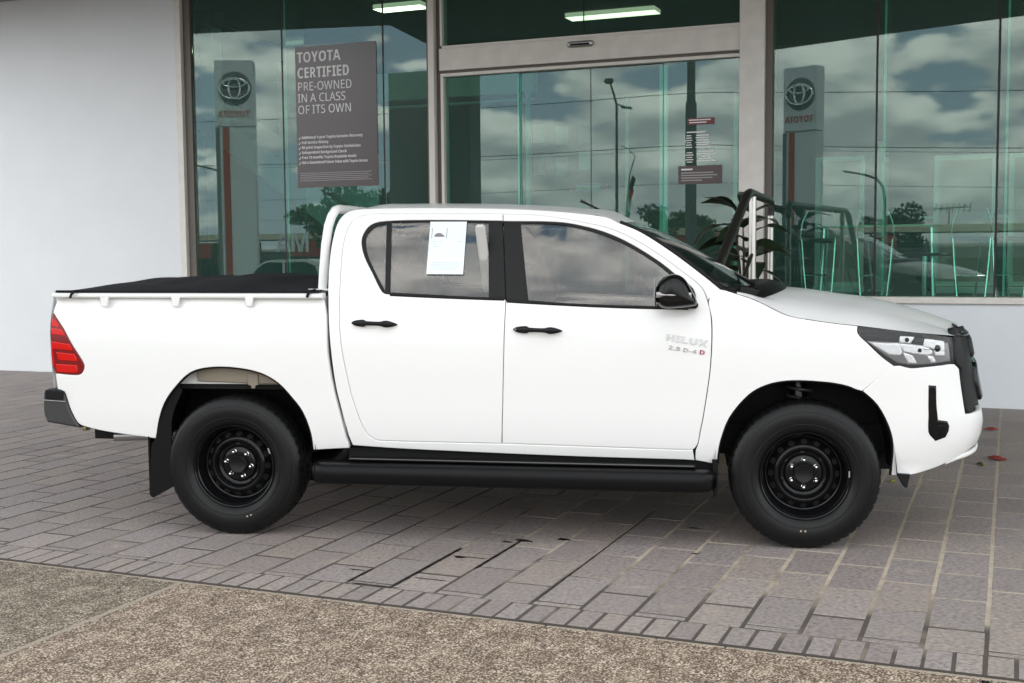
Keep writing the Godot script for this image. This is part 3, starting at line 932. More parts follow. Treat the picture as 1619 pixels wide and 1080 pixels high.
	put(t, "rear_window", box_mesh(Vector3(.012, .36, 1.20), .004), M.glass_black, Vector3(-2.532, 1.51, 0), Vector3(0, 0, .03))
	var hb := MB.new()
	tube(hb, [Vector3(-2.612, 1.335, .70), Vector3(-2.602, 1.45, .70), Vector3(-2.588, 1.60, .695), Vector3(-2.572, 1.70, .690), Vector3(-2.556, 1.755, .680), Vector3(-2.543, 1.788, .655), Vector3(-2.537, 1.798, .60), Vector3(-2.535, 1.800, .3), Vector3(-2.535, 1.800, -.3), Vector3(-2.537, 1.798, -.60), Vector3(-2.543, 1.788, -.655), Vector3(-2.556, 1.755, -.680), Vector3(-2.572, 1.70, -.690), Vector3(-2.588, 1.60, -.695), Vector3(-2.602, 1.45, -.70), Vector3(-2.612, 1.335, -.70)], .0255, 16)
	put(t, "headboard_hoop", hb.mesh(), white)
	for side: float in [1.0, -1.0]: put(t, "hoop_foot", box_mesh(Vector3(.13, .012, .10), .004), white, Vector3(-2.61, 1.352, .72 * side))
	for z: float in [-.36, 0.0, .36]: put(t, "headboard_bar", tube_mesh([Vector3(-2.60, 1.36, z), Vector3(-2.54, 1.79, z)], .014, 8), white)
	# tub: floor, front wall, tailgate, soft cover
	block(t, "tub_floor", Vector3(-4.06, .80, -.78), Vector3(-2.58, .83, .78), M.void)
	block(t, "tub_front", Vector3(-2.60, .60, -.82), Vector3(-2.57, 1.32, .82), white)
	for side: float in [1.0, -1.0]:
		block(t, "tub_inner_wall", Vector3(-4.05, .83, .78 * side), Vector3(-2.60, 1.325, .80 * side), white)
		put(t, "inner_wing", box_mesh(Vector3(.62, .13, .03), .006), M.beige, Vector3(-2.99, .905, .822 * side), Vector3(.10 * side, 0, -.03))
		for k in 2:
			put(t, "wing_bracket", prism_mesh(poly([-.028, .035, .028, .035, .03, -.03, .012, -.035, .010, -.05, -.010, -.05, -.012, -.035, -.03, -.03]), .012, .003), M.beige, Vector3(-2.975 + .235 * k, .862, .836 * side - .006))
	var tg := MB.new()
	grid(tg, func(u: float, w: float) -> Vector3:
		var y := lerpf(.80, 1.32, u)
		var x := -4.150 + 0.03 * absf(y - 1.12)
		return Vector3(x, y, (skin(-4.12, y).z - .01) * (w * 2.0 - 1.0)), 8, 12, Vector3(-3.5, 1.0, 0))
	put(t, "tailgate", tg.mesh(), white)
	block(t, "tailgate_core", Vector3(-4.12, .80, -.83), Vector3(-4.07, 1.325, .83), white)
	var hs := PackedFloat32Array([-4.10, -3.94, -3.69, -3.43, -3.23, -3.12, -2.97, -2.80, -2.58])
	var hh := PackedFloat32Array([.010, .042, .062, .066, .078, .086, .072, .056, .044])
	var tn := MB.new()
	grid(tn, func(u: float, w: float) -> Vector3:
		var x := lerpf(-4.100, -2.580, u)
		var tt := w * 2.0 - 1.0
		var h := hermite(hs, hh, x) * pow(maxf(cos(tt * PI * .5), 0.0), 0.75)
		h += 0.004 * sin(x * 21.0 + tt * 3.0) * (1.0 - absf(tt)) + 0.003 * sin(x * 9.0 - tt * 11.0) * (1.0 - tt * tt)
		return Vector3(x, 1.351 - .009 * u + h, .868 * tt), 60, 40, Vector3(-3.3, .5, 0))
	put(t, "soft_tub_cover", tn.mesh(), M.cloth)
	for side: float in [1.0, -1.0]: put(t, "cover_hem", box_mesh(Vector3(1.52, .012, .03), .004), M.cloth, Vector3(-3.34, 1.3485, .862 * side), Vector3(0, 0, -.0058))
	# underbody
	for side: float in [1.0, -1.0]:
		block(t, "chassis_rail", Vector3(-4.10, .46, .40 * side), Vector3(.70, .60, .48 * side), M.void)
		put(t, "suspension_strut", tube_mesh([Vector3(.0, .42, .56 * side), Vector3(-.01, .95, .50 * side)], .05, 12), M.black_gloss)
		var sp := MB.new()
		var pts := []
		for k in 61: pts.append(Vector3(.0 + cos(k * .8) * .07, .50 + k * .0062, .55 * side + sin(k * .8) * .07))
		tube(sp, pts, .010, 6)
		put(t, "coil_spring", sp.mesh(), M.alloy_dark)
		put(t, "leaf_spring", tube_mesh([Vector3(-3.75, .56, .52 * side), Vector3(-3.085, .36, .52 * side), Vector3(-2.45, .50, .52 * side)], .03, 8), M.void)
	put(t, "rear_axle", tube_mesh([Vector3(-3.085, .385, -.72), Vector3(-3.085, .385, -.12), Vector3(-3.085, .385, .12), Vector3(-3.085, .385, .72)], [.05, .06, .13, .05], 12), M.void)
	block(t, "engine_bay", Vector3(-.38, .34, -.40), Vector3(.66, 1.05, .40), M.void)
	block(t, "underbody", Vector3(-2.45, .40, -.72), Vector3(-.50, .50, .72), M.void)
	put(t, "exhaust_pipe", tube_mesh([Vector3(-2.6, .46, .36), Vector3(-3.3, .50, .50), Vector3(-3.70, .510, .62), Vector3(-3.87, .515, .70)], .032, 12), M.alloy)
	put(t, "tow_bar", box_mesh(Vector3(.22, .06, .12), .01), M.black_satin, Vector3(-4.0, .575, .56))
	put(t, "tow_socket", lathe_mesh([Vector2(.017, 0), Vector2(.017, .04), Vector2(.012, .043), Vector2(0, .043)], 14), M.brass, Vector3(-4.03, .560, .68), Vector3(0, -.3, 0))
	block(t, "number_plate", Vector3(-4.20, .585, .18), Vector3(-4.185, .70, .58), M.chalk)
	# cabin: seats, dash, wheel, trim
	block(t, "cabin_floor", Vector3(-2.42, .55, -.74), Vector3(-.45, .62, .74), M.trim_dark)
	block(t, "cabin_back_trim", Vector3(-2.46, .62, -.72), Vector3(-2.43, 1.30, .72), M.trim_dark)
	block(t, "headlining", Vector3(-2.40, 1.745, -.55), Vector3(-1.10, 1.755, .55), M.trim_light)
	for side: float in [1.0, -1.0]:
		block(t, "door_trim", Vector3(-2.42, .60, .80 * side), Vector3(-.55, 1.24, .83 * side), M.trim_dark)
		for sx: float in [-1.30, -2.12]:
			var seat := Node3D.new()
			seat.name = "seat" if not t.has_node("seat") else "seat_%03d" % t.get_child_count()
			t.add_child(seat, true)
			seat.position = Vector3(sx, 0, .37 * side)
			put(seat, "cushion", box_mesh(Vector3(.50, .16, .50), .06), M.seat_cloth, Vector3(.10, .88, 0))
			put(seat, "seat_back", box_mesh(Vector3(.15, .60, .47), .06), M.seat_cloth, Vector3(-.20, 1.18, 0), Vector3(0, 0, .22))
			put(seat, "head_rest", box_mesh(Vector3(.11, .19, .27), .05), M.seat_cloth, Vector3(-.285, 1.565, 0), Vector3(0, 0, .15))
	block(t, "dashboard", Vector3(-.72, 1.02, -.74), Vector3(-.30, 1.275, .74), M.trim_dark, .05)
	var sw := MB.new()
	var wp := []
	for k in 33: wp.append(Vector3(0, cos(TAU * k / 32) * .185, sin(TAU * k / 32) * .185))
	tube(sw, wp, .015, 8)
	box(sw, Vector3(0, 0, 0), Vector3(.03, .06, .34), .012)
	put(t, "steering_wheel", sw.mesh(), M.trim_dark, Vector3(-.80, 1.24, .37), Vector3(0, 0, .42))
	# white grab trim seen behind the rear pane
	put(t, "pillar_trim", box_mesh(Vector3(.055, .40, .03), .012), M.trim_light, Vector3(-1.692, 1.515, .745), Vector3(.40, 0, .04))
	put(t, "pillar_trim", box_mesh(Vector3(.05, .38, .04), .015), M.trim_light, Vector3(-1.692, 1.515, -.745), Vector3(-.40, 0, .04))
	# aerials on the roof
	put(t, "aerial_rod", tube_mesh([Vector3(-1.05, 1.758, -.50), Vector3(-1.235, 1.850, -.50), Vector3(-1.27, 1.868, -.50)], [.008, .007, .009], 8), M.black_satin)
	put(t, "roof_fin", prism_mesh(smooth_poly(poly([-.035, 0, -.01, .006, .045, .03, .052, .045, .020, .030, -.03, .012])), .02, .004), M.black_satin, Vector3(-2.03, 1.828, -.30))
	# wheels
	for a in [[0.0, 1.0, 0.0], [-3.085, 1.0, 0.35], [0.0, -1.0, 0.2], [-3.085, -1.0, .9]]:
		make_wheel(t, Vector3(a[0], .3835, .7675 * a[1]), a[1], a[2])

func win_r_u(a: PackedVector2Array, b: PackedVector2Array) -> PackedVector2Array:
	return one(Geometry2D.merge_polygons(one(Geometry2D.offset_polygon(a, 0.002)), one(Geometry2D.offset_polygon(b, 0.002))))

# ================================================================ sky
func make_sky() -> ImageTexture:
	var w := 3456
	var h := 1728
	var big := FastNoiseLite.new()
	big.seed = 41; big.frequency = 2.1; big.fractal_octaves = 3
	var fine := FastNoiseLite.new()
	fine.seed = 7; fine.frequency = 8.5; fine.fractal_octaves = 6; fine.fractal_gain = 0.52
	var img := Image.create_empty(w, h, false, Image.FORMAT_RGBF)
	img.fill(Color(.30, .29, .27))
	for j in h / 2:
		var el := PI * (0.5 - (j + 0.5) / h)
		var y := sin(el)
		var ce := cos(el)
		var blue := Color(.30, .42, .56).lerp(Color(.60, .72, .82), pow(1.0 - y, 6.0))
		var sy := y * 2.6 if y < .35 else .91 + (y - .35) * 1.2
		for i in w:
			var az := TAU * (i + 0.5) / w
			var x := cos(az) * ce
			var z := sin(az) * ce
			var cov := big.get_noise_3d(x, sy * .8, z)
			var d := fine.get_noise_3d(x, sy, z) + cov * 0.75 + 0.17
			var c := smoothstep(-0.03, 0.13, d)
			var col := blue
			if c > 0.0:
				var up := fine.get_noise_3d(x, sy + 0.045, z) + cov * 0.75 + 0.17
				var lit := clampf(0.60 + (d - up) * 1.5 - smoothstep(0.1, 0.7, d) * 0.30, 0.10, 1.15)
				var cc := Color(.62, .65, .68).lerp(Color(1.50, 1.47, 1.40), lit)
				col = blue.lerp(cc, c)
			col *= 1.0 + 0.55 * smoothstep(.80, .15, y)
			col = col.lerp(Color(.78, .82, .86), pow(1.0 - y, 14.0) * 0.55)
			img.set_pixel(i, j, col)
	return ImageTexture.create_from_image(img)

# ================================================================ materials
# sand in the paver joints: washed pale in the middle and on the right, dark with dirt towards the street and on the left
func joint_map() -> ImageTexture:
	var n := FastNoiseLite.new()
	n.seed = 9; n.frequency = .9; n.fractal_octaves = 4
	var img := Image.create_empty(880, 310, false, Image.FORMAT_RGB8)
	for j in 310:
		var z := -4.61 - 7.75 * (j + .5) / 310.0
		for i in 880:
			var x := -16.0 + 22.0 * (i + .5) / 880.0
			var pale := smoothstep(-3.6, -2.0, x) * smoothstep(-5.1, -5.9, z) + .75 * smoothstep(-7.2, -9.2, z) + .35 * smoothstep(-1.3, -.4, x) * smoothstep(-4.9, -5.4, z)
			pale = clampf(pale + n.get_noise_2d(x * 2.2, z * 2.2) * .9 - .12, 0.0, 1.0)
			var c := Color(.072, .060, .051).lerp(Color(.42, .355, .275), pale) * (1.0 + .25 * n.get_noise_2d(x * 14.0, z * 14.0))
			img.set_pixel(i, j, c.linear_to_srgb())
	return ImageTexture.create_from_image(img)

func make_materials() -> void:
	sans = SystemFont.new(); sans.font_names = PackedStringArray(["Droid Sans"])
	sans_bold = SystemFont.new(); sans_bold.font_names = PackedStringArray(["Droid Sans"]); sans_bold.font_weight = 700
	var m: StandardMaterial3D
	m = mat("paint", lin(.77, .77, .76), .34)
	m.clearcoat_enabled = true; m.clearcoat = 0.55; m.clearcoat_roughness = 0.06
	mat("paint_shade", lin(.74, .74, .74), .4)
	mat("black_gloss", lin(.0045, .0045, .005), .16).metallic_specular = .36
	mat("black_satin", lin(.007, .007, .0075), .40).metallic_specular = .32
	mat("plastic", lin(.006, .006, .006), .6).metallic_specular = .3
	mat("plastic_step", lin(.005, .005, .0056), .30).metallic_specular = .27
	mat("bumper_grey", lin(.030, .030, .031), .45)
	mat("void", lin(.004, .004, .004), .9)
	mat("rubber_flap", lin(.005, .005, .005), .6).metallic_specular = .25
	m = mat("rubber", lin(.0062, .0062, .0064), .42)
	m.metallic_specular = .34
	var rn := noise_tex(3, .02, 4, [[0.0, grey(.75)], [1.0, grey(1.0)]], 256)
	m.roughness_texture = rn
	m.uv1_triplanar = true; m.uv1_scale = Vector3.ONE * 5.0
	mat("chrome", lin(.82, .82, .82), .12, 1.0)
	mat("steel", lin(.55, .53, .50), .28, 1.0)
	mat("alloy", lin(.42, .42, .42), .35, 1.0)
	mat("alloy_dark", lin(.12, .12, .12), .4, .6)
	mat("brass", lin(.35, .30, .16), .4, .6)
	mat("chalk", lin(.62, .62, .60), .8)
	mat("beige", lin(.22, .19, .145), .6)
	m = mat("cloth", lin(.006, .0065, .0085), .75)
	m.metallic_specular = .3
	m.rim_enabled = true; m.rim = 0.08
	relief(m, noise_tex(12, .06, 3, [], 256), .12)
	m.uv1_triplanar = true; m.uv1_scale = Vector3.ONE * 3.0
	mat("lamp_dark", lin(.17, .003, .004), .2)
	m = mat("red_lens", lin(.56, .008, .006), .16)
	m.metallic_specular = .4
	mat("lamp_black", lin(.005, .005, .0055), .3).metallic_specular = .3
	m = mat("reflector", lin(.62, .63, .64), .16, .92)
	relief(m, noise_tex(61, .09, 2, [], 256), .25)
	m.uv1_triplanar = true; m.uv1_scale = Vector3.ONE * 9.0
	mat("bezel", lin(.16, .16, .165), .3, .8)
	m = mat("indicator", lin(.30, .29, .29), .15, .5)
	m.clearcoat_enabled = true
	m = mat("clear", Color(.9, .92, .93, .03), .02)
	m.metallic_specular = .28
	m.transparency = BaseMaterial3D.TRANSPARENCY_ALPHA
	m = mat("tinted", Color(.05, .052, .050, .12), .01)
	m.transparency = BaseMaterial3D.TRANSPARENCY_ALPHA
	m = mat("screen_glass", Color(.05, .10, .09, .22), .01)
	m.transparency = BaseMaterial3D.TRANSPARENCY_ALPHA
	mat("glass_black", lin(.006, .007, .008), .03)
	mat("badge", lin(.62, .62, .63), .25, .92)
	mat("badge_red", lin(.30, .05, .07), .3)
	mat("seat_cloth", lin(.17, .145, .115), .9)
	mat("trim_dark", lin(.055, .049, .043), .7)
	mat("trim_light", lin(.55, .54, .52), .8)
	# building
	m = mat("wall_white", lin(.80, .82, .84), .55)
	m.albedo_texture = noise_tex(21, .008, 4, [[0.0, grey(.985)], [1.0, grey(1.0)]], 512)
	relief(m, noise_tex(22, .08, 3, [], 256), .02)
	world_map(m, .35)
	m = mat("wall_lower", lin(.77, .81, .85), .5)
	m.albedo_texture = M.wall_white.albedo_texture
	world_map(m, .35)
	m = mat("frame", lin(.80, .765, .71), .45)
	m.albedo_texture = noise_tex(23, .02, 3, [[0.0, grey(.94)], [1.0, grey(1.0)]], 256)
	world_map(m, .8)
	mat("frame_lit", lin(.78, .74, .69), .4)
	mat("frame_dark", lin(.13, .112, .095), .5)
	mat("joint_black", lin(.006, .007, .007), .5)
	m = mat("shop_glass", Color(.50, .80, .70, 0.0), .0)
	m.albedo_color = lin(.42, .80, .68, 0.045)
	m.refraction_enabled = true
	m.refraction_scale = 0.057
	m.transparency = BaseMaterial3D.TRANSPARENCY_ALPHA
	m = mat("fin_edge", lin(.24, .62, .51), .25)
	m = mat("fin_glass", Color(.10, .45, .36, .35), .05)
	m.transparency = BaseMaterial3D.TRANSPARENCY_ALPHA
	mat("soffit", lin(.24, .25, .25), .7)
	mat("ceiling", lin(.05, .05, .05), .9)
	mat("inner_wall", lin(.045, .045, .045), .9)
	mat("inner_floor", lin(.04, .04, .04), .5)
	mat("plaster", lin(.84, .86, .85), .7)
	mat("stair_white", lin(.80, .82, .81), .6)
	mat("board_grey", lin(.50, .33, .32), .6)
	mat("poster_grey", lin(.098, .076, .075), .22)
	mat("print_white", lin(.88, .88, .87), .6)
	mat("print_grey", lin(.40, .39, .39), .6)
	mat("paper", lin(.70, .76, .79), .7)
	mat("paper_blue", lin(.36, .42, .45), .7)
	mat("paper_ink", lin(.20, .17, .19), .7)
	mat("notice", lin(.34, .37, .36), .7)
	mat("label_red", lin(.19, .055, .06), .6)
	mat("label_grey", lin(.115, .092, .088), .6)
	mat("sticker_red", lin(.45, .04, .04), .5)
	mat("sticker_blue", lin(.08, .14, .34), .5)
	mat("rail_black", lin(.016, .015, .013), .35)
	mat("pot", lin(.05, .045, .04), .6)
	m = mat("leaf_dark", lin(.018, .030, .014), .32)
	m.cull_mode = BaseMaterial3D.CULL_DISABLED
	m.backlight_enabled = true; m.backlight = Color(.02, .04, .01)
	m = mat("strip_lamp", Color(1, .98, .90), .5)
	m.emission_enabled = true; m.emission = Color(1, .90, .78); m.emission_energy_multiplier = .30
	# paving
	var grain := noise_tex(31, .035, 5, [[0.0, grey(.66)], [.34, grey(.85)], [.62, grey(.94)], [1.0, grey(1.0)]], 1024)
	var bump := noise_tex(32, .12, 4, [], 512)
	var blotch := noise_tex(33, .010, 5, [[0.0, Color(.30, .27, .24, .0)], [.60, Color(.62, .57, .50, 0.0)], [.74, Color(.62, .56, .50, .16)], [.86, Color(.68, .63, .58, .34)], [1.0, Color(.74, .70, .66, .5)]], 1024)
	var tones := [[.352, .296, .268], [.318, .276, .262], [.372, .318, .292], [.302, .258, .244], [.340, .294, .284], [.356, .304, .276], [.326, .276, .262]]
	for k in tones.size():
		m = mat("paver_%d" % k, lin(tones[k][0], tones[k][1], tones[k][2]), .72)
		m.albedo_texture = grain
		m.roughness_texture = grain
		relief(m, bump, .22)
		world_map(m, .85)
		m.detail_enabled = true
		m.detail_albedo = blotch
		m.detail_mask = null
		m.detail_uv_layer = BaseMaterial3D.DETAIL_UV_2
		m.uv2_triplanar = true; m.uv2_world_triplanar = true; m.uv2_scale = Vector3.ONE * .31
	m = mat("joint_sand", Color.WHITE, .95)
	m.albedo_texture = joint_map()
	relief(m, bump, .3)
	m = mat("grime", lin(.050, .040, .032), .95)
	m = mat("damp", lin(.010, .009, .008), .35)
	# exposed aggregate
	m = mat("aggregate", lin(1, .97, .93), .85)
	m.albedo_texture = noise_tex(36, .085, 1, [[0.0, lin(.030, .020, .014)], [.24, lin(.075, .053, .038)], [.44, lin(.16, .118, .087)], [.58, lin(.26, .20, .152)], [.72, lin(.43, .345, .27)], [.86, lin(.60, .50, .415)], [1.0, lin(.74, .65, .56)]], 1024, FastNoiseLite.TYPE_CELLULAR)
	relief(m, noise_tex(36, .085, 1, [], 1024, FastNoiseLite.TYPE_CELLULAR), .30)
	world_map(m, 1.9)
	m.detail_enabled = true
	m.detail_albedo = noise_tex(37, .012, 5, [[0.0, Color(.34, .28, .23, .55)], [.42, Color(.42, .35, .29, .28)], [.60, Color(.62, .55, .47, .10)], [1.0, Color(.74, .68, .60, .50)]], 1024)
	m.detail_uv_layer = BaseMaterial3D.DETAIL_UV_2
	m.uv2_triplanar = true; m.uv2_world_triplanar = true; m.uv2_scale = Vector3.ONE * .45
	var g: StandardMaterial3D = m.duplicate()
	g.resource_name = "aggregate_grey"
	g.albedo_color = lin(.74, .78, .74)
	M.aggregate_grey = g
	m = mat("mortar", lin(.40, .34, .27), .9)
	m.albedo_texture = grain
	world_map(m, 2.0)
	# street
	m = mat("lot", lin(.075, .073, .070), .9)
	m.albedo_texture = noise_tex(40, .03, 5, [[0.0, grey(.6)], [1.0, grey(1.0)]], 512)
	world_map(m, .06)
	mat("asphalt", lin(.055, .055, .056), .9)
	mat("line_white", lin(.72, .72, .70), .8)
	mat("pole_grey", lin(.13, .135, .135), .5, .3)
	mat("pole_wood", lin(.075, .068, .06), .9)
	mat("wire", lin(.012, .012, .012), .7)
	mat("sign_white", lin(.74, .78, .82), .4)
	mat("sign_red", lin(.42, .025, .02), .4)
	mat("sign_shade", lin(.16, .17, .18), .6)
	mat("fascia_red", lin(.36, .02, .025), .5)
	mat("shed_cream", lin(.62, .58, .44), .8)
	mat("shed_wall", lin(.10, .11, .12), .7)
	mat("car_tyre", lin(.02, .02, .02), .7)
	mat("flag_white", lin(.7, .7, .7), .8)
	m = mat("bark", lin(.07, .055, .042), .9)
	for k in 2:
		m = mat("foliage_%d" % k, [lin(.035, .06, .026), lin(.055, .082, .034)][k], .7)
		m.cull_mode = BaseMaterial3D.CULL_DISABLED
		m.backlight_enabled = true; m.backlight = Color(.10, .16, .05)
	mat("fallen_red", lin(.20, .025, .02), .7)
	mat("fallen_green", lin(.20, .22, .04), .7)
	mat("fallen_brown", lin(.06, .04, .025), .8)

# ================================================================ ground
func lie(z: float) -> float:                      # how far the land falls away towards the street
	return -0.05 - 0.40 * smoothstep(4.0, 12.0, z) - 0.45 * smoothstep(12.0, 30.0, z) - 1.0 * smoothstep(30.0, 62.0, z) - .3 * smoothstep(62.0, 300.0, z)

func build_ground() -> void:
	var mb := MB.new()
	var zs := [-900, -300, -60, -13, 3, 4, 6, 8, 10, 12, 16, 20, 25, 30, 36, 42, 48, 54, 62, 90, 140, 300, 900]
	var xs := [-900, -300, -120, -60, -30, -12, 0, 12, 30, 60, 120, 300, 900]
	var ids := []
	for z in zs:
		for x in xs: ids.append(mb.p(Vector3(x, lie(z), z), Vector3.UP))
	for i in zs.size() - 1:
		for j in xs.size() - 1:
			var a: int = i * xs.size() + j
			mb.q(ids[a], ids[a + 1], ids[a + xs.size() + 1], ids[a + xs.size()])
	structure("ground", mb.mesh(), M.lot)
	var rd := MB.new()
	var rows := []
	for k in 9:
		var z := 26.0 + k
		rows.append([rd.p(Vector3(-300, lie(z) + .006, z), Vector3.UP), rd.p(Vector3(300, lie(z) + .006, z), Vector3.UP)])
	for k in 8: rd.q(rows[k][0], rows[k][1], rows[k + 1][1], rows[k + 1][0])
	var road := structure("road", rd.mesh(), M.asphalt)
	for k in 14: put(road, "lane_marking", box_mesh(Vector3(3.0, .004, .12)), M.line_white, Vector3(-60 + k * 9.0, lie(30.0) + .012, 30.0))
	for sz: float in [25.9, 34.1]: put(road, "kerb", box_mesh(Vector3(400, .14, .16), .02), M.mortar, Vector3(0, lie(sz) + .05, sz))
	# exposed-aggregate apron: three slabs with mortar joints between
	var jx: float = -3.62
	var cuts := [-14.0, jx, -0.052, 8.0]
	for k in 3:
		var s := MB.new()
		var x0: float = cuts[k] + (.012 if k > 0 else 0.0)
		var x1: float = cuts[k + 1] - (.012 if k < 2 else 0.0)
		box(s, Vector3((x0 + x1) * .5, -.052, (-4.600 + 3.0) * .5), Vector3(x1 - x0, .10, 7.600), .006)
		structure("concrete_apron", s.mesh(), [M.aggregate_grey, M.aggregate, M.aggregate_grey][k])
	var j1 := structure("apron_joint", box_mesh(Vector3(.030, .09, 7.58), .004), M.mortar, Vector3(jx, -.046, -.80))
	put(j1, "joint", box_mesh(Vector3(.012, .09, 7.58), .002), M.joint_black, Vector3(3.568, -.004, 0))
	# smooth lip along the top edge of the apron, with crumbs missing
	rng.seed = 5
	var lip := MB.new()
	var x := -13.9
	while x < 7.9:
		var l := rng.randf_range(.12, .34)
		var wd := rng.randf_range(.010, .026)
		box(lip, Vector3(x + l * .5, -.0040, -4.606 + wd * .5), Vector3(l, .006, wd), .002)
		x += l + rng.randf_range(.0, .01)
	var lp := put(j1, "apron_lip", lip.mesh(), M.mortar, Vector3(-jx, .046, .80))
	tag(lp, "", "", "", "stuff")
	put(j1, "edge_gap", box_mesh(Vector3(21.8, .03, .024)), M.grime, Vector3(-jx - 3.0, .0300, -3.8215))

func build_paving() -> void:
	rng.seed = 11
	var sand := MB.new()
	sand.q(sand.p(Vector3(-11, .04, 3.875), Vector3.UP, Vector2(0, 0)), sand.p(Vector3(11, .04, 3.875), Vector3.UP, Vector2(1, 0)), sand.p(Vector3(11, .04, -3.875), Vector3.UP, Vector2(1, 1)), sand.p(Vector3(-11, .04, -3.875), Vector3.UP, Vector2(0, 1)))
	var bed := structure("pavement", sand.mesh(), M.joint_sand, Vector3(-5.0, -.0417, -8.485))
	var L := .438
	var W := .2355
	var meshes := []
	for k in 4: meshes.append(box_mesh(Vector3(.2180 + .001 * (k % 2), .05, .4245 - .0012 * k), .003))
	var half_mesh := box_mesh(Vector3(.224, .05, .209), .0035)
	var cut_mesh := box_mesh(Vector3(.2180, .05, .040), .003)
	var near := []
	for i in range(-16, 72):
		var cx := -.0555 - W * .5 + W * i * -1.0
		# columns alternate by half a paver; zmax is the row nearest the street
		var odd: bool = (i % 2 + 2) % 2 == 1
		var z0 := -4.915 if odd else -4.868
		var list := []
		if odd: list.append([z0 + .027, 2]); z0 -= .0
		var z := z0
		if not odd:
			z = -4.865
			list.append([z - .135, 3]); z -= .2885
		while z > -12.25:
			var z2 := z - L
			if z2 < -12.34: list.append([(z - 12.33) * .5, 4 if z + 12.33 > .06 else 5, z + 12.33 - .006])
			else: list.append([z - L * .5, 0])
			z = z2
		for e in list: near.append([Vector2(cx, e[0]), e[1], e[2] if e.size() > 2 else 0.0])
	var first_mesh := box_mesh(Vector3(.2185, .05, .2765), .003)
	var eye := Vector2(0, 0)
	var seen := []
	var rest := []
	for e in near:
		var d: Vector2 = e[0] - eye
		var az := rad_to_deg(atan2(d.x, -d.y))
		var vis := az > -22.5 - 24.5 and az < -22.5 + 24.8
		if vis and e[0].x > -14.0: seen.append([d.length(), e])
		elif e[0].x > -17.0 and e[0].x < 3.8: rest.append(e)
	seen.sort_custom(func(a, b): return a[0] < b[0])
	for k in range(296, seen.size()): rest.append(seen[k][1])
	seen = seen.slice(0, 296)
	for s in seen:
		var e: Array = s[1]
		var msh: Mesh = meshes[rng.randi() % 4]
		if e[1] == 2: msh = cut_mesh
		elif e[1] == 3: msh = first_mesh
		elif e[1] == 4: msh = box_mesh(Vector3(.224, .05, e[2]), .0035)
		elif e[1] == 5: continue
		var o := MeshInstance3D.new()
		o.name = "paver" if not bed.has_node("paver") else "paver_%03d" % bed.get_child_count()
		o.mesh = msh
		o.material_override = M["paver_%d" % (rng.randi() % 7)]
		bed.add_child(o, true)
		o.position = Vector3(e[0].x - bed.position.x + rng.randf_range(-.001, .001), -.025 - bed.position.y + rng.randf_range(-.0010, .0008), e[0].y - bed.position.z)
		o.rotation = Vector3(rng.randf_range(-.003, .003), rng.randf_range(-.004, .004), rng.randf_range(-.003, .003))
	var groups := [MB.new(), MB.new(), MB.new(), MB.new(), MB.new(), MB.new(), MB.new()]
	for e in rest:
		var sz := .4285
		if e[1] == 2: sz = .046
		elif e[1] == 3: sz = .281
		elif e[1] == 4: sz = e[2]
		elif e[1] == 5: continue
		var b := Basis.from_euler(Vector3(rng.randf_range(-.003, .003), rng.randf_range(-.004, .004), rng.randf_range(-.003, .003)))
		box(groups[rng.randi() % 7], Vector3(e[0].x - bed.position.x, -.025 - bed.position.y + rng.randf_range(-.0012, .0006), e[0].y - bed.position.z), Vector3(.2185, .05, sz - .0040), .003, b)
	var far := ArrayMesh.new()
	for k in 7:
		var a := []
		a.resize(Mesh.ARRAY_MAX)
		a[Mesh.ARRAY_VERTEX] = groups[k].v; a[Mesh.ARRAY_NORMAL] = groups[k].n; a[Mesh.ARRAY_INDEX] = groups[k].ix
		far.add_surface_from_arrays(Mesh.PRIMITIVE_TRIANGLES, a)
		far.surface_set_material(k, M["paver_%d" % k])
	var f := put(bed, "paver_field", far, null)
	f.set_meta("kind", "stuff")
	# the soldier course along the edge
	var bm := []
	for k in 3: bm.append(box_mesh(Vector3(.0935 + .001 * k, .05, .218 - .001 * k), .003))
	for k in range(-16, 86):
		var o := MeshInstance3D.new()
		o.name = "border_brick" if not bed.has_node("border_brick") else "border_brick_%03d" % bed.get_child_count()
		o.mesh = bm[rng.randi() % 3]
		o.material_override = M["paver_%d" % (rng.randi() % 7)]
		bed.add_child(o, true)
		o.position = Vector3(-.056 - .0545 - .1090 * k - bed.position.x + rng.randf_range(-.002, .002), -.025 - bed.position.y + rng.randf_range(-.001, .001), -4.745 - bed.position.z + rng.randf_range(-.002, .002))
		o.rotation = Vector3(rng.randf_range(-.004, .004), rng.randf_range(-.008, .008), rng.randf_range(-.004, .004))
	# damp lines in a few joints
	var dm := MB.new()
	for d in [[-2.878, -4.885, -2.878, -5.13, .016], [-2.6395, -4.88, -2.6395, -5.66, .017], [-2.404, -5.30, -2.404, -5.93, .015], [-2.85, -4.872, -2.60, -4.872, .010], [-2.62, -5.058, -2.44, -5.058, .008], [-2.62, -5.496, -2.42, -5.496, .008], [-2.99, -5.082, -2.89, -5.082, .010], [-1.93, -4.90, -1.93, -6.9, .008]]:
		var a := Vector2(d[0], d[1])
		var b := Vector2(d[2], d[3])
		var n := maxi(3, int(a.distance_to(b) / .03))
		var nrm := (b - a).normalized().orthogonal()
		var pr := []
		for k in n + 1:
			var c := a.lerp(b, float(k) / n)
			var wv: float = d[4] * (.5 + .35 * sin(k * 1.7) * .3 + .1 * rng.randf()) * (1.0 if k > 0 and k < n else .3)
			pr.append([dm.p(Vector3(c.x + nrm.x * wv, .0012, c.y + nrm.y * wv), Vector3.UP), dm.p(Vector3(c.x - nrm.x * wv, .0012, c.y - nrm.y * wv), Vector3.UP)])
		for k in n: dm.q(pr[k][0], pr[k][1], pr[k + 1][1], pr[k + 1][0])
